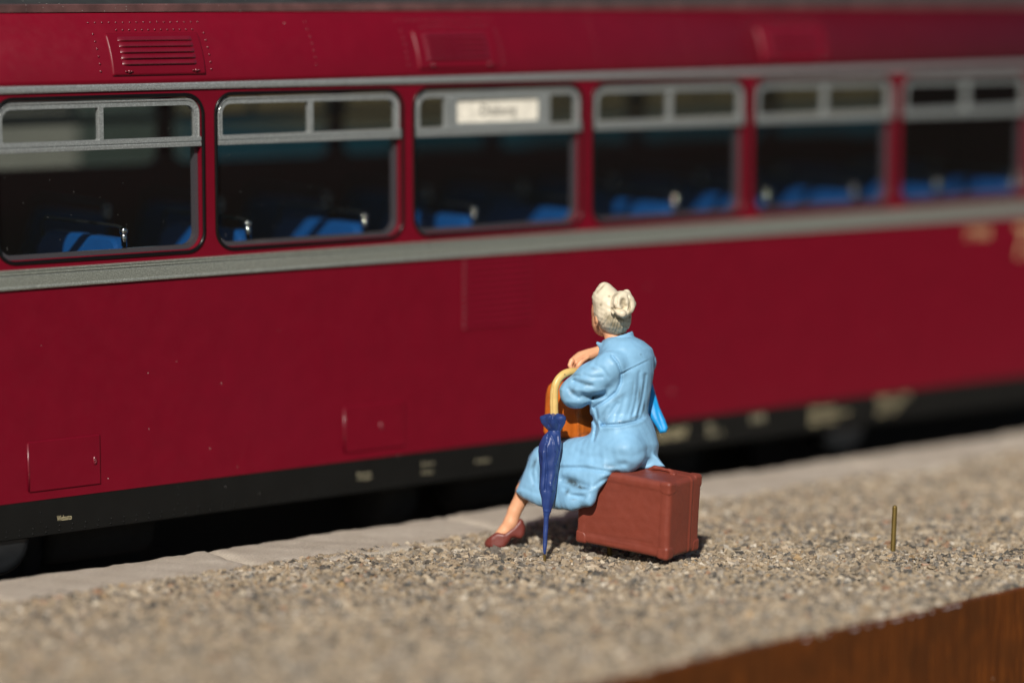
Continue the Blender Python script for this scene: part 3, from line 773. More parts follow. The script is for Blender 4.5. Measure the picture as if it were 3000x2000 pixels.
class Field:
    def __init__(s, lo, hi, h):
        s.h = h; s.lo = np.array(lo, float)
        n = np.ceil((np.array(hi) - s.lo) / h).astype(int) + 1; s.n = n
        ax = [(s.lo[i] + h * np.arange(n[i])).astype(np.float32) for i in range(3)]
        s.A, s.B, s.C = np.meshgrid(*ax, indexing='ij')
        W = B3.T                                           # world - P0 = W @ local
        T = RC.T @ W; o = RC.T @ (P0 - CAM)
        cx = T[0, 0] * s.A + T[0, 1] * s.B + T[0, 2] * s.C + o[0]
        cy = T[1, 0] * s.A + T[1, 1] * s.B + T[1, 2] * s.C + o[1]
        s.D = -(T[2, 0] * s.A + T[2, 1] * s.B + T[2, 2] * s.C + o[2])
        s.PX = (1500 + cx / s.D * FPX).astype(np.float32); s.PY = (1000 - cy / s.D * FPX).astype(np.float32)
        s.D = s.D.astype(np.float32)
    def cone(s, p, q, r1, r2):
        p, q = np.asarray(p), np.asarray(q); d = q - p; L2 = float(d @ d) + 1e-9
        t = np.clip(((s.A - p[0]) * d[0] + (s.B - p[1]) * d[1] + (s.C - p[2]) * d[2]) / L2, 0, 1)
        return np.sqrt((s.A - p[0] - t * d[0]) ** 2 + (s.B - p[1] - t * d[1]) ** 2 + (s.C - p[2] - t * d[2]) ** 2) - (r1 + (r2 - r1) * t)
    def chain(s, pts, rs, k=0.0):
        d = None
        for i in range(len(pts) - 1):
            c = s.cone(pts[i], pts[i + 1], rs[i], rs[i + 1]); d = c if d is None else (smin(d, c, k) if k else np.minimum(d, c))
        return d
    def ell(s, c, r, bas=None):
        x, y, z = s.A - c[0], s.B - c[1], s.C - c[2]
        if bas is not None:
            bas = np.asarray(bas, float)
            x, y, z = (bas[0, 0] * x + bas[0, 1] * y + bas[0, 2] * z), (bas[1, 0] * x + bas[1, 1] * y + bas[1, 2] * z), (bas[2, 0] * x + bas[2, 1] * y + bas[2, 2] * z)
        k0 = np.sqrt((x / r[0]) ** 2 + (y / r[1]) ** 2 + (z / r[2]) ** 2)
        k1 = np.sqrt((x / r[0] ** 2) ** 2 + (y / r[1] ** 2) ** 2 + (z / r[2] ** 2) ** 2) + 1e-6
        return k0 * (k0 - 1) / k1
    def box(s, c, half, bas, r):
        bas = np.asarray(bas, float)
        x, y, z = s.A - c[0], s.B - c[1], s.C - c[2]
        q = [np.abs(bas[i, 0] * x + bas[i, 1] * y + bas[i, 2] * z) - (half[i] - r) for i in range(3)]
        out = np.sqrt(np.maximum(q[0], 0) ** 2 + np.maximum(q[1], 0) ** 2 + np.maximum(q[2], 0) ** 2)
        return out + np.minimum(np.maximum(np.maximum(q[0], q[1]), q[2]), 0) - r
    def torus(s, c, axis, R, r):
        ax = np.asarray(axis, float); ax /= np.linalg.norm(ax)
        x, y, z = s.A - c[0], s.B - c[1], s.C - c[2]
        h = x * ax[0] + y * ax[1] + z * ax[2]
        rad = np.sqrt(np.maximum(x * x + y * y + z * z - h * h, 0))
        return np.sqrt((rad - R) ** 2 + h * h) - r
    def loft(s, rows, Dc, ratio, hdmin=0.0, tilt=0.0):
        rows = np.array(rows, float); PY = s.PY
        Lx = np.interp(PY, rows[:, 0], rows[:, 1]); Rx = np.interp(PY, rows[:, 0], rows[:, 2])
        c, hw = (Lx + Rx) / 2, (Rx - Lx) / 2 * PXMM
        if callable(Dc): Dc = Dc(PY)
        hd_ = np.maximum(hw * ratio, hdmin)
        x = (s.PX - c) * PXMM; y = s.D - Dc + tilt * x
        d = (np.sqrt((x / hw) ** 2 + (y / hd_) ** 2) - 1) * np.minimum(hw, hd_)
        return np.maximum(d, np.maximum(rows[0, 0] - PY, PY - rows[-1, 0]) * PXMM)
    def poly(s, pts, Dc, half, r):
        d2 = polydist(s.PX, s.PY, pts) * PXMM
        if callable(Dc): Dc = Dc(s.PX, s.PY)
        db = np.abs(s.D - Dc) - half
        q1, q2 = d2 + r, db + r
        return np.minimum(np.maximum(q1, q2), 0) + np.sqrt(np.maximum(q1, 0) ** 2 + np.maximum(q2, 0) ** 2) - r
    def groove(s, pts, w, amp):                           # w in pixels, amp in mm (+ cuts in, - raises)
        P = np.asarray(pts); m = 2.6 * w; o = np.zeros(s.PX.shape, np.float32)
        k = (s.PX > P[:, 0].min() - m) & (s.PX < P[:, 0].max() + m) & (s.PY > P[:, 1].min() - m) & (s.PY < P[:, 1].max() + m)
        X, Y = s.PX[k], s.PY[k]; d = None
        for (ax, ay), (bx, by) in zip(pts[:-1], pts[1:]):
            dx, dy = bx - ax, by - ay; t = np.clip(((X - ax) * dx + (Y - ay) * dy) / (dx * dx + dy * dy + 1e-6), 0, 1)
            e = (X - ax - t * dx) ** 2 + (Y - ay - t * dy) ** 2
            d = e if d is None else np.minimum(d, e)
        o[k] = amp * np.exp(-d / (w * w)); return o
    def wob(s, amp, freq, seed):
        r = np.random.default_rng(seed); o = 0
        for i in range(5):
            k = r.normal(size=3); k *= freq * r.uniform(.6, 1.5) / np.linalg.norm(k)
            o = o + np.sin(s.A * k[0] + s.B * k[1] + s.C * k[2] + r.uniform(0, 6.28))
        return amp * o / 2.2

def smin(a, b, k):
    h = np.clip(0.5 + 0.5 * (b - a) / k, 0, 1); return b + (a - b) * h - k * h * (1 - h)
def smax(a, b, k): return -smin(-a, -b, k)
def polydist(PX, PY, pts):
    pts = np.asarray(pts, float); n = len(pts)
    d = np.full(PX.shape, 1e12, np.float32); ins = np.zeros(PX.shape, bool)
    for i in range(n):
        ax, ay = pts[i]; bx, by = pts[(i + 1) % n]; dx, dy = bx - ax, by - ay
        t = np.clip(((PX - ax) * dx + (PY - ay) * dy) / (dx * dx + dy * dy + 1e-9), 0, 1)
        d = np.minimum(d, (PX - ax - t * dx) ** 2 + (PY - ay - t * dy) ** 2)
        if ay != by:
            c = ((ay > PY) != (by > PY)) & (PX < (bx - ax) * (PY - ay) / (by - ay) + ax); ins ^= c
    d = np.sqrt(d); return np.where(ins, -d, d)
def nets(vals, lo, h):
    ins = vals < 0
    acc = np.zeros(tuple(np.array(vals.shape) - 1) + (3,), np.float32); cnt = np.zeros(tuple(np.array(vals.shape) - 1), np.float32)
    nx, ny, nz = np.array(vals.shape) - 1
    for ax in range(3):
        sl0 = [slice(None)] * 3; sl1 = [slice(None)] * 3
        sl0[ax] = slice(0, -1); sl1[ax] = slice(1, None)
        a, b = vals[tuple(sl0)], vals[tuple(sl1)]
        cr = (ins[tuple(sl0)] != ins[tuple(sl1)])
        t = np.where(cr, a / np.where(a == b, 1, a - b), 0).astype(np.float32)
        o1, o2 = [i for i in range(3) if i != ax]
        for d1 in (0, 1):
            for d2 in (0, 1):
                s2 = [slice(None)] * 3
                s2[o1] = slice(d1, vals.shape[o1] - 1 + d1); s2[o2] = slice(d2, vals.shape[o2] - 1 + d2)
                c, tt = cr[tuple(s2)], t[tuple(s2)]
                cnt += c
                acc[..., ax] += np.where(c, tt, 0); acc[..., o1] += d1 * c; acc[..., o2] += d2 * c
    act = cnt > 0
    idx = -np.ones(act.shape, np.int64); idx[act] = np.arange(act.sum())
    ijk = np.stack(np.nonzero(act), 1)
    V = (ijk + acc[act] / cnt[act][:, None]) * h + lo
    Q = []
    for ax in range(3):
        o1, o2 = (ax + 1) % 3, (ax + 2) % 3
        sl0 = [slice(1, -1)] * 3; sl1 = [slice(1, -1)] * 3
        sl0[ax] = slice(0, -1); sl1[ax] = slice(1, None)
        a, b = ins[tuple(sl0)], ins[tuple(sl1)]
        for fl, msk in ((0, a & ~b), (1, ~a & b)):
            p = np.stack(np.nonzero(msk), 1)
            if not len(p): continue
            p[:, o1] += 1; p[:, o2] += 1
            def cell(d1, d2):
                q = p.copy(); q[:, o1] -= d1; q[:, o2] -= d2; return idx[q[:, 0], q[:, 1], q[:, 2]]
            q4 = [cell(1, 1), cell(0, 1), cell(0, 0), cell(1, 0)]
            if fl: q4 = q4[::-1]
            Q.append(np.stack(q4, 1))
    return V, np.concatenate(Q)
def sculpt(name, F, d, mat, parent=None, base=None, grime_shade=None, relax=1):
    V, Q = nets(d.astype(np.float32), F.lo, F.h)
    for _ in range(relax):                                # light smoothing of the net
        s = np.zeros_like(V); c = np.zeros(len(V))
        for i in range(4):
            a, b = Q[:, i], Q[:, (i + 1) % 4]
            for ax in range(3): s[:, ax] += np.bincount(a, V[b, ax], len(V)) + np.bincount(b, V[a, ax], len(V))
            c += np.bincount(a, minlength=len(V)) + np.bincount(b, minlength=len(V))
        V = V * 0.5 + 0.5 * s / np.maximum(c, 1)[:, None]
    Wd = V @ B3 + P0
    o = obj_np(name, Wd, Q, mat, parent, base)
    at = o.data.attributes.new('grime_shade', 'FLOAT', 'POINT')
    gvals = np.zeros(len(V), np.float32)
    if grime_shade:
        q = (Wd - CAM) @ RC; px = 1500 + q[:, 0] / -q[:, 2] * FPX; py = 1000 - q[:, 1] / -q[:, 2] * FPX
        for gx, gy, rx, ry, rot, st in grime_shade:
            c, sn = math.cos(rot), math.sin(rot); x, y = px - gx, py - gy
            gvals += st * np.exp(-(((x * c + y * sn) / rx) ** 2 + ((-x * sn + y * c) / ry) ** 2))
    at.data.foreach_set('value', np.clip(gvals, 0, 1).astype(np.float32))
    return o
def rr(*uv): return [R1(u, v) for u, v in uv]

def Dline(px): return 450.3 + (1842 - px) * 0.0371       # body mid-plane along the way she faces

# --- skin: head, neck, arms, hands, legs as one continuous body
FD = np.array([-0.50, 0.866, 0.0])                          # where the face looks (local right, away)
person_base = at_d(1800, 1500, 452); person_base[2] = 0.0
H = 0.19
F = Field(*span(1405, 1620, 1930, 850, 444, 471), H)
hc = loc(1783, 912, 453.0)
sk = F.ell(hc, (2.75, 3.0, 3.7))
sk = smin(sk, F.ell(hc + FD * 1.2 + np.array([0, 0, -2.0]), (2.0, 2.0, 2.2)), 0.8)          # jaw
sk = smin(sk, F.cone(hc + FD * 2.75 + np.array([0, 0, .3]), hc + FD * 3.55 + np.array([0, 0, -.7]), .25, .5), .3)   # nose
sk = smin(sk, F.ell(hc + FD * 2.75 + np.array([0, 0, -2.1]), (.8, .5, .35)), .25)            # lips
sk = smin(sk, F.ell(hc + FD * 2.5 + np.array([0, 0, -3.2]), (.8, .8, .6)), .5)               # chin
for sgn in (-1, 1):
    side = np.array([FD[1], -FD[0], 0]) * sgn
    sk = smax(sk, -F.ell(hc + FD * 2.75 + side * 1.15 + np.array([0, 0, .5]), (.65, .65, .42)), .25)  # eye sockets
    sk = smin(sk, F.ell(hc + FD * 2.2 + side * 1.1 + np.array([0, 0, .45]), (.5, .5, .36)), .1)
ear = loc(1747, 938, 450.6)
sk = smin(sk, F.ell(ear, (.42, .55, 1.0)), .2)
sk = sk + F.groove([(1741, 925), (1744, 948)], 4, .25)
nk0, nk1 = loc(1790, 945, 452.6), loc(1806, 1030, 452.0)
sk = smin(sk, F.cone(nk0, nk1, 1.45, 1.5), 0.6)
core = F.cone(loc(1822, 1060, 451.5), loc(1825, 1290, 451), 3.0, 3.4)
sk = smin(sk, core, 1.0)
# right arm comes across the front, hand rests on the umbrella crook
sh_r, el_r = loc(1875, 1065, 456.5), loc(1800, 1130, 461.5)
wr = loc(1760, 1027, 456.0)
sk = smin(sk, F.chain([sh_r, el_r, wr], [1.7, 1.3, .86]), .5)
pal = loc(1702, 1046, 454.4); kn = loc(1684, 1058, 453.6)
hand = F.chain([wr, pal, kn], [.86, .98, .78])
for i, (dx, dy, dd) in enumerate(((-7, 0, -.9), (-4, 2, -.2), (0, 3, .5), (4, 3, 1.1))):
    a = loc(1682 + dx, 1056 + dy, 453.4 + dd); b = loc(1676 + dx + 2 * i, 1070 + dy, 453.1 + dd); c = loc(1683 + dx + 2 * i, 1084 + dy * .5 - i, 453.0 + dd)
    hand = smin(hand, F.chain([a, b, c], [.42, .36, .30]), .14)
th = F.chain([loc(1722, 1046, 453.3), loc(1703, 1058, 452.7), loc(1694, 1072, 452.5), loc(1692, 1082, 452.6)], [.40, .46, .40, .30])
hand = smin(hand, th, .12)
hand = hand + F.groove(rr((570, 458), (600, 438), (650, 412), (678, 402)), 2.6, .16)
sk = smin(sk, hand, .3)
# left arm inside the sleeve
sk = np.minimum(sk, F.chain([loc(1780, 1070, 447.8), loc(1690, 1150, 450.2), loc(1700, 1125, 455), loc(1700, 1080, 455.5)], [1.6, 1.3, 1.0, .8]))
# legs
kneeL, ankL = loc(1590, 1350, 458.0), loc(1506, 1535, 458.6)
hipL = loc(1790, 1320, 449.5)
leg = F.chain([hipL, kneeL] + [loc(*R1(u, v), 458.4) for u, v in ((310, 1095), (300, 1125), (262, 1195), (244, 1250), (214, 1290), (165, 1335))], [2.2, 1.6, 1.35, 1.25, 1.08, 1.16, 1.02, .7], .25)
sk = smin(sk, leg, .4)
legR = F.chain([loc(1850, 1330, 453.5), loc(1650, 1362, 464), loc(1712, 1450, 465.5), loc(1775, 1530, 467), loc(1760, 1548, 468)], [2.2, 1.6, 1.4, .9, .8])
sk = np.minimum(sk, legR)
sk = sk + F.wob(.03, 2.2, 5)
skin_dark = [(1746, 946, 6, 4, 0, .9), (1752, 960, 4, 12, -.5, .8), (1550, 1478, 8, 30, .5, .35), (1705, 1052, 10, 3, -.5, .4)]  # darker tone at the ear, below it, in the thumb crease and below the hem
person = sculpt('person', F, sk, SKIN, None, person_base, skin_dark)
tag(person, 'model figurine of a woman in a pale blue dress sitting on a brown suitcase', 'figurine')

# --- dress
F = Field(*span(1495, 1500, 1965, 962, 443, 468), 0.155)
rows = [(985, 1780, 1862), (1000, 1767, 1888), (1020, 1757, 1910), (1044, 1750, 1917), (1092, 1744, 1917), (1140, 1739, 1908), (1190, 1736, 1900), (1213, 1737, 1899),
        (1235, 1734, 1911), (1262, 1733, 1921), (1302, 1737, 1930), (1338, 1745, 1926), (1356, 1757, 1910), (1374, 1785, 1880)]
ds = F.loft(rows, lambda PY: 451.2 - 0.0 * PY, 1.02, 2.4, tilt=-0.15)
ds = smax(ds, (982 - F.PY) * PXMM, 1.2)
# collar
crow = [(955, 1782, 1850), (985, 1771, 1857), (1005, 1761, 1868), (1028, 1756, 1888)]
colr_ = F.loft(crow, 452.2, .95)
inn = F.loft([(940, 1791, 1842), (985, 1782, 1847), (1015, 1776, 1856)], 452.2, .93)
topl = (1003 - (F.PX - 1745) * .31 - F.PY) * PXMM
colr_ = smax(smax(colr_, -inn, .15), topl, .18)
tip = F.cone(loc(1751, 1005, 451.0), loc(1766, 1016, 450.3), .26, .6)
ds = smin(ds, smin(colr_, tip, .3), .35)
ds = smax(ds, -inn, .2)
# left sleeve (puffed, bent) and right sleeve on the far side
slv = F.chain([loc(1792, 1072, 447.4), loc(1735, 1112, 447.9), loc(1687, 1150, 449.0)], [2.55, 2.65, 2.45], .6)
slv = smin(slv, F.cone(loc(1687, 1150, 449.0), loc(1706, 1118, 453.6), 2.3, 1.3), .6)
ds = smin(ds, slv, .7)
ds = smin(ds, F.ell(loc(1775, 1190, 450.2), (2.6, 3.2, 3.6)), .8)
slr = F.chain([loc(1880, 1062, 455.5), loc(1810, 1130, 461.3), loc(1776, 1062, 457.6)], [2.3, 2.2, 1.3], .4)
ds = smin(ds, slr, .5)
# skirt: outline of the lap and hem, as deep as her two legs
sp = rr((690, 800), (640, 838), (500, 872), (420, 882), (372, 895), (338, 935), (300, 1030), (268, 1100), (300, 1132), (335, 1150), (390, 1170), (480, 1186), (560, 1180), (632, 1166),
        (650, 1130), (664, 1102), (700, 1062), (765, 1008), (815, 1000), (830, 900), (780, 820))
half = np.interp(F.PY, [1300, 1360, 1490], [4.8, 7.0, 8.1]) * np.interp(F.PX, [1600, 1650], [.9, 1.06]) * np.interp(F.PX, [1730, 1770, 1850], [1, .95, .55])
mid = lambda px, py: Dline(px) - 0.9
skt = F.poly(sp, mid, half, 1.5)
ds = smin(ds, skt, 1.3)
for pz, dd in ((1328, -3.8), (1328, 2.6)):
    ds = smin(ds, F.chain([loc(1830, pz - 6, Dline(1830) + dd + .6), loc(1700, pz + 6, Dline(1700) + dd + .4), loc(1602, pz + 22, Dline(1602) + dd + .2)], [3.4, 2.9, 2.6]), 1.0)
# folds hanging below the lap on the near side
ds = smin(ds, F.chain([loc(1650, 1392, Dline(1650) - 6.6), loc(1680, 1470, Dline(1680) - 8.2)], [.9, 1.1]), 1.2)
ds = smin(ds, F.chain([loc(1735, 1400, Dline(1735) - 6.4), loc(1728, 1462, Dline(1728) - 8.0)], [.8, .9]), 1.0)
flap = F.poly(rr((930, 905), (965, 935), (1000, 978), (935, 986), (870, 990), (830, 950)), 450.8, 2.0, .35)
ds = smin(ds, flap, .35)
near = np.clip((Dline(F.PX) + 1.5 - F.D) / 2.0, 0, 1)
gr = 0
gr = gr + F.groove(rr((782, 526), (850, 491), (920, 457), (946, 446)), 2.2, .16) + F.groove(rr((784, 518), (850, 484), (920, 450), (944, 440)), 2.4, -.12)      # yoke seam
gr = gr + F.groove(rr((738, 438), (765, 470), (783, 520), (782, 565), (760, 612), (715, 650), (650, 690)), 4.0, .40)                                  # armhole
gr = gr + F.groove(rr((690, 776), (780, 772), (850, 757), (900, 735), (925, 715)), 3.6, .42) + F.groove(rr((690, 790), (780, 787), (860, 770), (925, 735)), 5, -.14)   # waist seam
for pl, w, a in ((((872, 520), (866, 600), (838, 735)), 5.5, .22), (((905, 530), (888, 640), (866, 738)), 4.5, .30), (((926, 560), (906, 670), (884, 735)), 4, .26),
                 (((838, 580), (836, 660), (814, 750)), 6.5, .14), (((800, 640), (785, 700), (765, 760)), 7, .16), (((765, 670), (730, 720), (705, 765)), 6, .24),
                 (((890, 560), (876, 660), (850, 735)), 4, -.12), (((852, 640), (832, 710), (815, 750)), 5, -.12),
                 (((720, 690), (690, 740), (700, 772)), 6, .22), (((660, 700), (668, 745), (690, 772)), 5, .30), (((640, 735), (662, 780), (650, 850)), 5, .34), (((672, 750), (680, 800), (655, 850)), 4, -.2)):
    gr = gr + F.groove(rr(*pl), w, a)
# sleeve creases
for pl, w, a in ((((555, 560), (590, 572), (640, 580)), 6, .30), (((595, 632), (640, 640), (700, 628)), 7, .42), (((530, 600), (548, 625), (575, 640)), 6, .28), (((600, 530), (640, 545), (690, 540)), 6, .20),
                 (((490, 600), (520, 560), (560, 535)), 6, -.18), (((560, 602), (620, 610), (700, 600)), 7, -.22), (((520, 660), (590, 668), (680, 655)), 7, -.14), (((650, 480), (690, 500), (720, 540)), 6, .15)):
    gr = gr + F.groove(rr(*pl), w, a)
# skirt creases and hollows
for pl, w, a in ((((470, 985), (600, 985), (700, 1000), (765, 1010)), 7, .42), (((500, 1040), (560, 1055), (610, 1075)), 11, .55), (((505, 1085), (540, 1115), (600, 1125)), 7, .30), (((520, 1105), (580, 1105), (640, 1085)), 8, -.28),
                 (((640, 1082), (680, 1050), (740, 1020)), 6, .25), (((650, 960), (720, 975), (800, 965)), 9, .26), (((560, 900), (600, 930), (680, 935)), 10, .16), (((360, 960), (345, 1010), (360, 1060)), 6, .22),
                 (((385, 930), (372, 985), (375, 1060)), 5, .25), (((300, 1080), (345, 1100), (380, 1108)), 7, .12), (((880, 988), (925, 960), (955, 935)), 4, .25), (((700, 870), (760, 890), (820, 880)), 14, -.15), (((780, 920), (840, 930), (900, 900)), 10, .12)):
    gr = gr + F.groove(rr(*pl), w, a)
ds = ds + near * gr + F.wob(.045, 1.7, 2) + F.wob(.02, 4.5, 3)
dress_gr = []  # stains, with darker tone along folds and below the arm
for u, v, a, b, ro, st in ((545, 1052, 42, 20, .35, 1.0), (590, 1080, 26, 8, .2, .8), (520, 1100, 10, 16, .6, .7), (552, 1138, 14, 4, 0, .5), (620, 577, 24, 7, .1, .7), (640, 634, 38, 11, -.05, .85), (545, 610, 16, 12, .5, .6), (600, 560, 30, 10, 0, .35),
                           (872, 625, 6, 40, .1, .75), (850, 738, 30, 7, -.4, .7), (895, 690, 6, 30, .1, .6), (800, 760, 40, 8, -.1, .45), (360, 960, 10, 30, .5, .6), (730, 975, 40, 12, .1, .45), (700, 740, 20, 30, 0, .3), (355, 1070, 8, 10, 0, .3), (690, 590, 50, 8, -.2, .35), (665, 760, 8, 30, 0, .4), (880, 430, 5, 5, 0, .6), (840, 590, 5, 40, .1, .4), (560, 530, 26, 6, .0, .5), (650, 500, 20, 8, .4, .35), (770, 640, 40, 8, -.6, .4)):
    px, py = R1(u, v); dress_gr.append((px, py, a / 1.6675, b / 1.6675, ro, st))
sculpt('dress', F, ds, DRESS, person, None, dress_gr)

# --- hair with a coiled bun
F = Field(*span(1724, 995, 1868, 818, 445, 457), 0.10)
hrow = [(826, 1767, 1775), (829, 1760, 1783), (834, 1754, 1790), (845, 1746, 1801), (856, 1740, 1812), (870, 1736, 1826), (885, 1735, 1838), (900, 1737, 1846), (915, 1739, 1850), (930, 1743, 1851), (945, 1749, 1849), (960, 1760, 1843), (972, 1776, 1834), (980, 1790, 1824), (985, 1802, 1812)]
ha = F.loft(hrow, 451.7, 1.16, 0.4)
cutf = (F.A - hc[0]) * FD[0] + (F.B - hc[1]) * FD[1]
ha = smax(ha, np.minimum(cutf - 1.35 + 0.25 * np.clip((F.C - hc[2]), -3, 3) * -1, (F.PY - 860) * PXMM + 3), .4)
ha = smax(ha, -F.ell(loc(1742, 962, 450.2), (.9, 1.6, 1.4)), .3)
bc = loc(1824, 892, 448.6)
ax = np.array([0.50, -0.82, 0.28])
bun = F.ell(bc + ax * -.5, (1.75, 1.7, 2.25))
bun = smin(bun, F.torus(bc + ax * .45, ax, 1.22, .72), .25)
bun = smin(bun, F.cone(loc(1799, 911, 447.6), loc(1822, 919, 447.0), .62, .72), .2)
bun = smin(bun, F.cone(loc(1836, 858, 449.2), loc(1851, 890, 449.4), .6, .7), .3)
bun = bun + F.groove([(1826, 882), (1825, 892), (1829, 898)], 6.5, .55) + F.groove([(1808, 872), (1806, 890), (1800, 902)], 3, .22) + F.groove([(1827, 903), (1838, 912), (1845, 900)], 3, .25) + F.groove([(1800, 904), (1820, 908), (1826, 902)], 2.5, .3)
bun = bun + F.groove([(1840, 866), (1846, 885), (1843, 908)], 2.6, .18)
ha = smin(ha, bun, .22)
for pl in (((1800, 930), (1794, 950), (1790, 962)), ((1813, 936), (1810, 955), (1803, 974)), ((1830, 938), (1829, 955), (1826, 972)), ((1843, 932), (1841, 950), (1836, 966)), ((1787, 925), (1777, 940), (1768, 952)), ((1821, 940), (1820, 960)), ((1836, 938), (1835, 956)), ((1806, 934), (1801, 955), (1797, 968)), ((1775, 920), (1766, 935), (1760, 945))):
    ha = ha + F.groove(list(pl), 2.6, .15)
ha = ha + F.groove([(1793, 905), (1805, 925), (1825, 936), (1845, 928)], 3, .3) + F.wob(.05, 2.3, 8) + F.wob(.02, 6, 9)
ha = ha + F.groove([(1757, 845), (1749, 858)], 3, .10) + F.groove([(1768, 834), (1760, 842)], 2.5, .10)
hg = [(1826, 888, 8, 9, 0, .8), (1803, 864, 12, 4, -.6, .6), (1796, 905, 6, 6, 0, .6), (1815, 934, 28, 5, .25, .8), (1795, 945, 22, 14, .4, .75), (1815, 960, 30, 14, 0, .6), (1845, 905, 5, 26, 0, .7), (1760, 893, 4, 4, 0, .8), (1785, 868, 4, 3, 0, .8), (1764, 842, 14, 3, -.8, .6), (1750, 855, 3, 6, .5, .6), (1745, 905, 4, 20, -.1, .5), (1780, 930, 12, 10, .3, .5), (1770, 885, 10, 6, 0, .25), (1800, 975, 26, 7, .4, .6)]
sculpt('hair', F, ha, HAIR, person, None, hg)  # darker tone in the bun hollow, below the bun and at the nape

# --- shoes
F = Field(*span(1408, 1618, 1550, 1510, 455, 462), 0.10)
shp = rr((114, 1352), (124, 1332), (165, 1303), (178, 1298), (215, 1302), (255, 1272), (292, 1228), (306, 1242), (316, 1275), (311, 1310), (296, 1330), (276, 1328), (264, 1323), (248, 1326), (238, 1342), (218, 1370), (196, 1380), (150, 1378), (122, 1370))
def shoe(dx, dy, D):
    pts = [(x + dx, y + dy) for x, y in shp]
    d = F.poly(pts, D, np.interp(F.PX, [1418 + dx, 1440 + dx, 1475 + dx, 1520 + dx, 1540 + dx], [.7, 1.35, 1.45, 1.0, .8]), .6)
    return d + F.wob(.02, 3, 4)
sculpt('shoe', F, shoe(0, 0, 458.6), SHOE, person)
F2 = Field(*span(1685, 1585, 1825, 1475, 464, 471), 0.14)
pts2 = [(x + 275, y - 34) for x, y in shp]
sculpt('shoe', F2, F2.poly(pts2, 467.6, 1.2, .5), SHOE, person)

# --- suitcase
corner = loc(1953, 1642, 441.4)
f1 = np.array([-.815, .58, .062]); f1 /= np.linalg.norm(f1)
u1 = np.array([-.030, -.008, 1.0]); u1 -= f1 * (u1 @ f1); u1 /= np.linalg.norm(u1)
t1 = np.cross(u1, f1); t1 = -t1 if t1[0] < 0 else t1
SLn, SH, ST = 17.2, 12.25, 9.5
cc = corner + f1 * SLn / 2 + u1 * SH / 2 + t1 * ST / 2
bas = np.stack([f1, u1, t1])
F = Field(*span(1660, 1660, 2075, 1350, 439, 461), 0.13)
cs = F.box(cc, (SLn / 2, SH / 2, ST / 2), bas, .8)
tt = (F.A - cc[0]) * t1[0] + (F.B - cc[1]) * t1[1] + (F.C - cc[2]) * t1[2]
uu = (F.A - cc[0]) * u1[0] + (F.B - cc[1]) * u1[1] + (F.C - cc[2]) * u1[2]
ff = (F.A - cc[0]) * f1[0] + (F.B - cc[1]) * f1[1] + (F.C - cc[2]) * f1[2]
cs = cs - .12 * np.exp(-((tt - 1.75) / .26) ** 2) + .07 * np.exp(-((tt - 2.15) / .16) ** 2) + .04 * np.exp(-((tt - 1.2) / .2) ** 2)
cs = cs + F.wob(.04, .8, 21) + F.wob(.010, 5, 22)
inner = np.clip(1 - np.maximum(np.abs(uu) / (SH / 2 - 1.3), np.abs(ff) / (SLn / 2 - 1.3)), 0, .06) / .06
cs = cs + .10 * inner * (tt < -2)                                          # slightly sunk main face
cs = cs + F.groove([(1725, 1560), (1790, 1572), (1850, 1580), (1910, 1592)], 2.0, .06) + F.groove([(1760, 1585), (1840, 1598), (1930, 1612)], 2.0, .05)
case_base = (cc - u1 * SH / 2) @ B3 + P0; 
suitcase = sculpt('suitcase', F, cs, CASEM, None, case_base, [(1930, 1400, 40, 10, 0, .3), (1800, 1580, 60, 10, .2, .25)], relax=4)
tag(suitcase, 'scuffed red-brown model suitcase serving as a seat on the gravel platform', 'suitcase')
for i in (-1, 1):
    for j in (-1, 1):
        for k in (-1, 1):
            c = cc + f1 * i * (SLn / 2 - 1.02) + u1 * j * (SH / 2 - 1.02) + t1 * k * (ST / 2 - 1.02)
            lo, hi = c - 2.0, c + 2.0
            Fc = Field(lo, hi, 0.11)
            d = Fc.box(c, (1.1, 1.1, 1.1), bas, .55)
            d = smax(d, np.sqrt((Fc.A - c[0] - .35 * (f1 * i + u1 * j + t1 * k)[0]) ** 2 + (Fc.B - c[1] - .35 * (f1 * i + u1 * j + t1 * k)[1]) ** 2 + (Fc.C - c[2] - .35 * (f1 * i + u1 * j + t1 * k)[2]) ** 2) - 1.55, .15)
            sculpt('corner_cap', Fc, d + Fc.wob(.03, 3, 30 + i + 2 * j + 4 * k), CASEM, suitcase)
hb = cc + u1 * (SH / 2) + t1 * 1.5
Fc = Field(hb - [6, 6, 1.2], hb + [6, 6, 1.8], .12)
d = Fc.chain([hb - f1 * 5.2 + u1 * .1, hb - f1 * 4.3 + u1 * .42, hb - f1 * 1.6 + u1 * .45, hb - f1 * .8 + u1 * .05], [.30, .34, .34, .30])
d = smin(d, Fc.box(hb - f1 * 5.4 + t1 * .1, (.5, .28, .9), bas, .15), .3)
sculpt('handle', Fc, d + Fc.wob(.06, 3.3, 41), CASEM, suitcase)
# brass mounting pin under the suitcase
def pin(name, a, b, r, label, tipc=True):
    a, b = np.asarray(a, float), np.asarray(b, float); d = (b - a) / np.linalg.norm(b - a)
    m = MB(); m.tube([a, b - d * r * .9, b - d * r * .3, b], [r, r, r * .72, r * .35], 12)
    o = m.obj(name, BRASS, None, base=a); tag(o, label, 'pin'); return o
pb = at_d(1786, 1627, 453); pb[2] = -.8
pt = pb.copy(); pt[2] = 2.9
pin('mounting_pin', pb, pt, .42, 'short brass pin holding the brown suitcase above the gravel')
fb_ = at_d(2615, 1622, 454.5); fb_[2] = -.8
ft = at_d(2622, 1479, 454.6)
pin('brass_pin', fb_, ft, .40, 'bare upright brass pin sticking out of the open gravel')

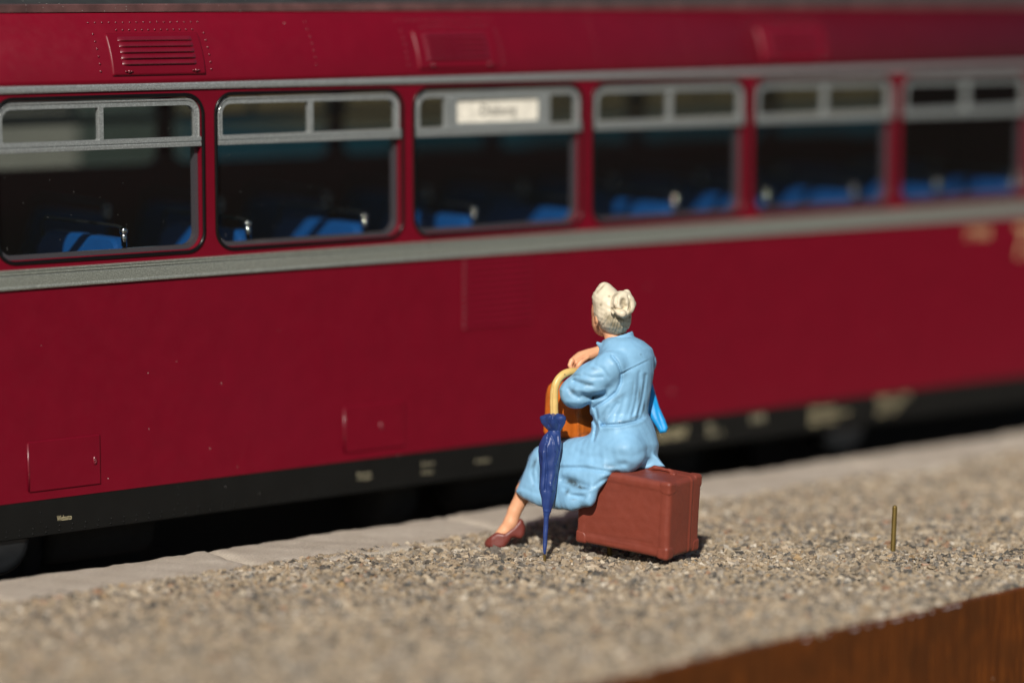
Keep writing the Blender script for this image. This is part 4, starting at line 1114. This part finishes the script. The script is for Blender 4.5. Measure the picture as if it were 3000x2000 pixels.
# --- handbag on her lap
e1 = np.array([-.74, .67, .03]); e1 /= np.linalg.norm(e1)
up_ = np.array([-.02, 0, 1.0]); up_ -= e1 * (up_ @ e1); up_ /= np.linalg.norm(up_)
e2 = np.cross(up_, e1); e2 = -e2 if e2[0] < 0 else e2
nb = loc(*R1(571, 852), 452.9)
bcn = nb + e1 * 3.7 + e2 * 2.3 + up_ * 4.1
F = Field(bcn - 8.2, bcn + 8.2, .13)
bb = np.stack([e1, e2, up_])
hgt = (F.A - bcn[0]) * up_[0] + (F.B - bcn[1]) * up_[1] + (F.C - bcn[2]) * up_[2]
l2 = (F.A - bcn[0]) * e2[0] + (F.B - bcn[1]) * e2[1] + (F.C - bcn[2]) * e2[2]
bg_ = F.box(bcn, (3.9, 2.4, 4.3), bb, .9)
bg_ = smax(bg_, np.abs(l2) - np.interp(hgt, [-4, 0, 4.3], [2.4, 2.3, 1.1]), .4)
bg_ = bg_ - F.groove(rr((560, 715), (572, 760), (574, 845)), 3, .16) + F.groove(rr((585, 715), (590, 760), (588, 840)), 4, .10) + F.groove(rr((500, 850), (540, 845), (600, 822)), 4, .1)
bg_ = bg_ + F.wob(.07, 1.6, 51) + F.wob(.02, 5, 52)
bag_base = at_d(*R1(525, 858), 455.5)
bag = sculpt('handbag', F, bg_, BAGM, None, bag_base, [(*R1(600, 730), 26, 12, .5, .6), (*R1(575, 790), 4, 40, 0, .35), (*R1(425, 650), 6, 30, 0, .5), (*R1(620, 815), 10, 6, 0, .7)])  # first dark blob paints the shadow the arm casts on the bag
tag(bag, 'orange-brown model handbag resting on the lap of the pale blue dress', 'handbag')
# --- umbrella: furled canopy, tan crook
F = Field(*span(1572, 1635, 1668, 1200, 445.5, 451.5), .10)
urow = [(v, a, b) for v, a, b in ((716, 446, 466), (722, 418, 490), (732, 394, 512), (745, 393, 515), (765, 400, 510), (785, 413, 500), (803, 428, 488), (830, 402, 490), (870, 385, 494), (905, 381, 490), (950, 384, 482), (1000, 387, 474), (1050, 384, 467), (1085, 382, 463),
        (1108, 385, 461), (1135, 393, 457), (1165, 396, 450), (1200, 402, 438), (1212, 402, 434), (1220, 404, 431), (1300, 402, 426), (1380, 401, 420), (1400, 402, 418), (1412, 407, 413))]
urow = [(R1(a, v)[1], R1(a, v)[0], R1(b, v)[0]) for v, a, b in urow]
um = F.loft(urow, 448.6, 1.0)
um = smax(um, np.abs(F.PY - (urow[0][0] + urow[-1][0]) / 2) * PXMM - (urow[-1][0] - urow[0][0]) / 2 * PXMM, .3)
py0 = R1(0, 803)[1]; py1 = R1(0, 1210)[1]
axx = np.interp(F.PY, [r[0] for r in urow], [(r[1] + r[2]) / 2 for r in urow])
ang = np.arctan2((F.PX - axx) * PXMM, -(F.D - 448.6))
wr_ = np.clip((R1(0, 800)[1] - F.PY) / 20, 0, 1)
wb_ = np.clip((F.PY - py0) / 30, 0, 1) * np.clip((py1 - F.PY) / 60, 0, 1)
um = um - wr_ * .22 * np.cos(5 * ang + .9) - wb_ * .10 * np.cos(5 * ang + .02 * (F.PY - py0) + 1.0)
for pl, w, a in ((((440, 735), (432, 770), (440, 800)), 3, .25), (((462, 742), (480, 770), (470, 800)), 3, .2), (((428, 825), (412, 900), (420, 1000), (412, 1090)), 3, .28), (((470, 830), (478, 900), (462, 960)), 3, .2), (((440, 820), (455, 850), (462, 900)), 2.5, -.18), (((420, 850), (422, 920)), 2.5, -.16), (((440, 1070), (448, 1090)), 6, -.25), (((404, 1195), (436, 1196)), 3, -.10)):
    um = um + F.groove(rr(*pl), w, a)
for u, v, D_ in ((396, 738, 448.4), (510, 746, 448.2), (500, 724, 449), (415, 724, 449.2), (470, 720, 447.6)):
    um = smin(um, F.cone(loc(*R1(u, v), D_), loc(*R1(452, 775), 448.4), .12, .9), .3)
um = um + F.wob(.035, 3.2, 61)
ub = at_d(*R1(410, 1412), 448.7); ub[2] = 0
umb = sculpt('umbrella', F, um, UMB, None, ub, [(*R1(395, 1140), 2, 6, 0, .3)])
tag(umb, 'furled dark blue model umbrella with a tan crook hooked over the figurine\'s arm', 'umbrella')
F = Field(*span(1600, 1235, 1735, 1072, 446.5, 455), .10)
hpts = [(457, 735, 448.6), (455, 660, 448.5), (457, 605, 448.5), (470, 562, 448.6), (495, 532, 449.0), (530, 516, 449.8), (570, 517, 451.0), (600, 535, 452.2), (615, 575, 452.6)]
hq = np.array([loc(*R1(u, v), D_) for u, v, D_ in hpts]); hs_ = []
for i in range(len(hq) - 1):                              # smooth curve through the measured points
    p0, p1, p2, p3 = hq[max(i - 1, 0)], hq[i], hq[i + 1], hq[min(i + 2, len(hq) - 1)]
    for t in np.linspace(0, 1, 5)[:-1]:
        hs_.append(0.5 * (2 * p1 + (p2 - p0) * t + (2 * p0 - 5 * p1 + 4 * p2 - p3) * t * t + (3 * p1 - p0 - 3 * p2 + p3) * t ** 3))
hs_.append(hq[-1])
hd_ = F.chain(hs_, list(np.linspace(.67, .58, len(hs_))))
hd_ = hd_ + F.groove(rr((447, 720), (446, 640), (452, 590)), 1.6, .12)
sculpt('crook', F, hd_ + F.wob(.02, 3, 62), HANDLE, umb, None, [(*R1(508, 528), 2.5, 2.5, 0, .9), (*R1(446, 650), 1.2, 50, 0, .3)])
a = at_d(*R1(409, 1405), 448.7); b = a.copy(); b[2] = -.7
m = MB(); m.tube([b, a], [.22, .22], 8); m.obj('ferrule', BRASS, umb)

# --- bright blue scarf hanging at her far hip
F = Field(*span(1865, 1280, 1968, 1095, 452, 460), .12)
sc_p = rr((885, 540), (932, 545), (952, 620), (972, 690), (1000, 748), (1012, 788), (1003, 810), (972, 815), (945, 770), (905, 700), (880, 620))
scf = F.poly(sc_p, lambda px, py: 456.2 + (py - 1180) * -.012, .95, .75) + F.groove(rr((945, 640), (965, 720), (990, 790)), 4, .15) + F.wob(.05, 2, 71)
o = sculpt('scarf', F, scf, SCARFM, None, None)
tag(o, 'bright blue model scarf hanging behind the hip of the pale blue dress', 'scarf')
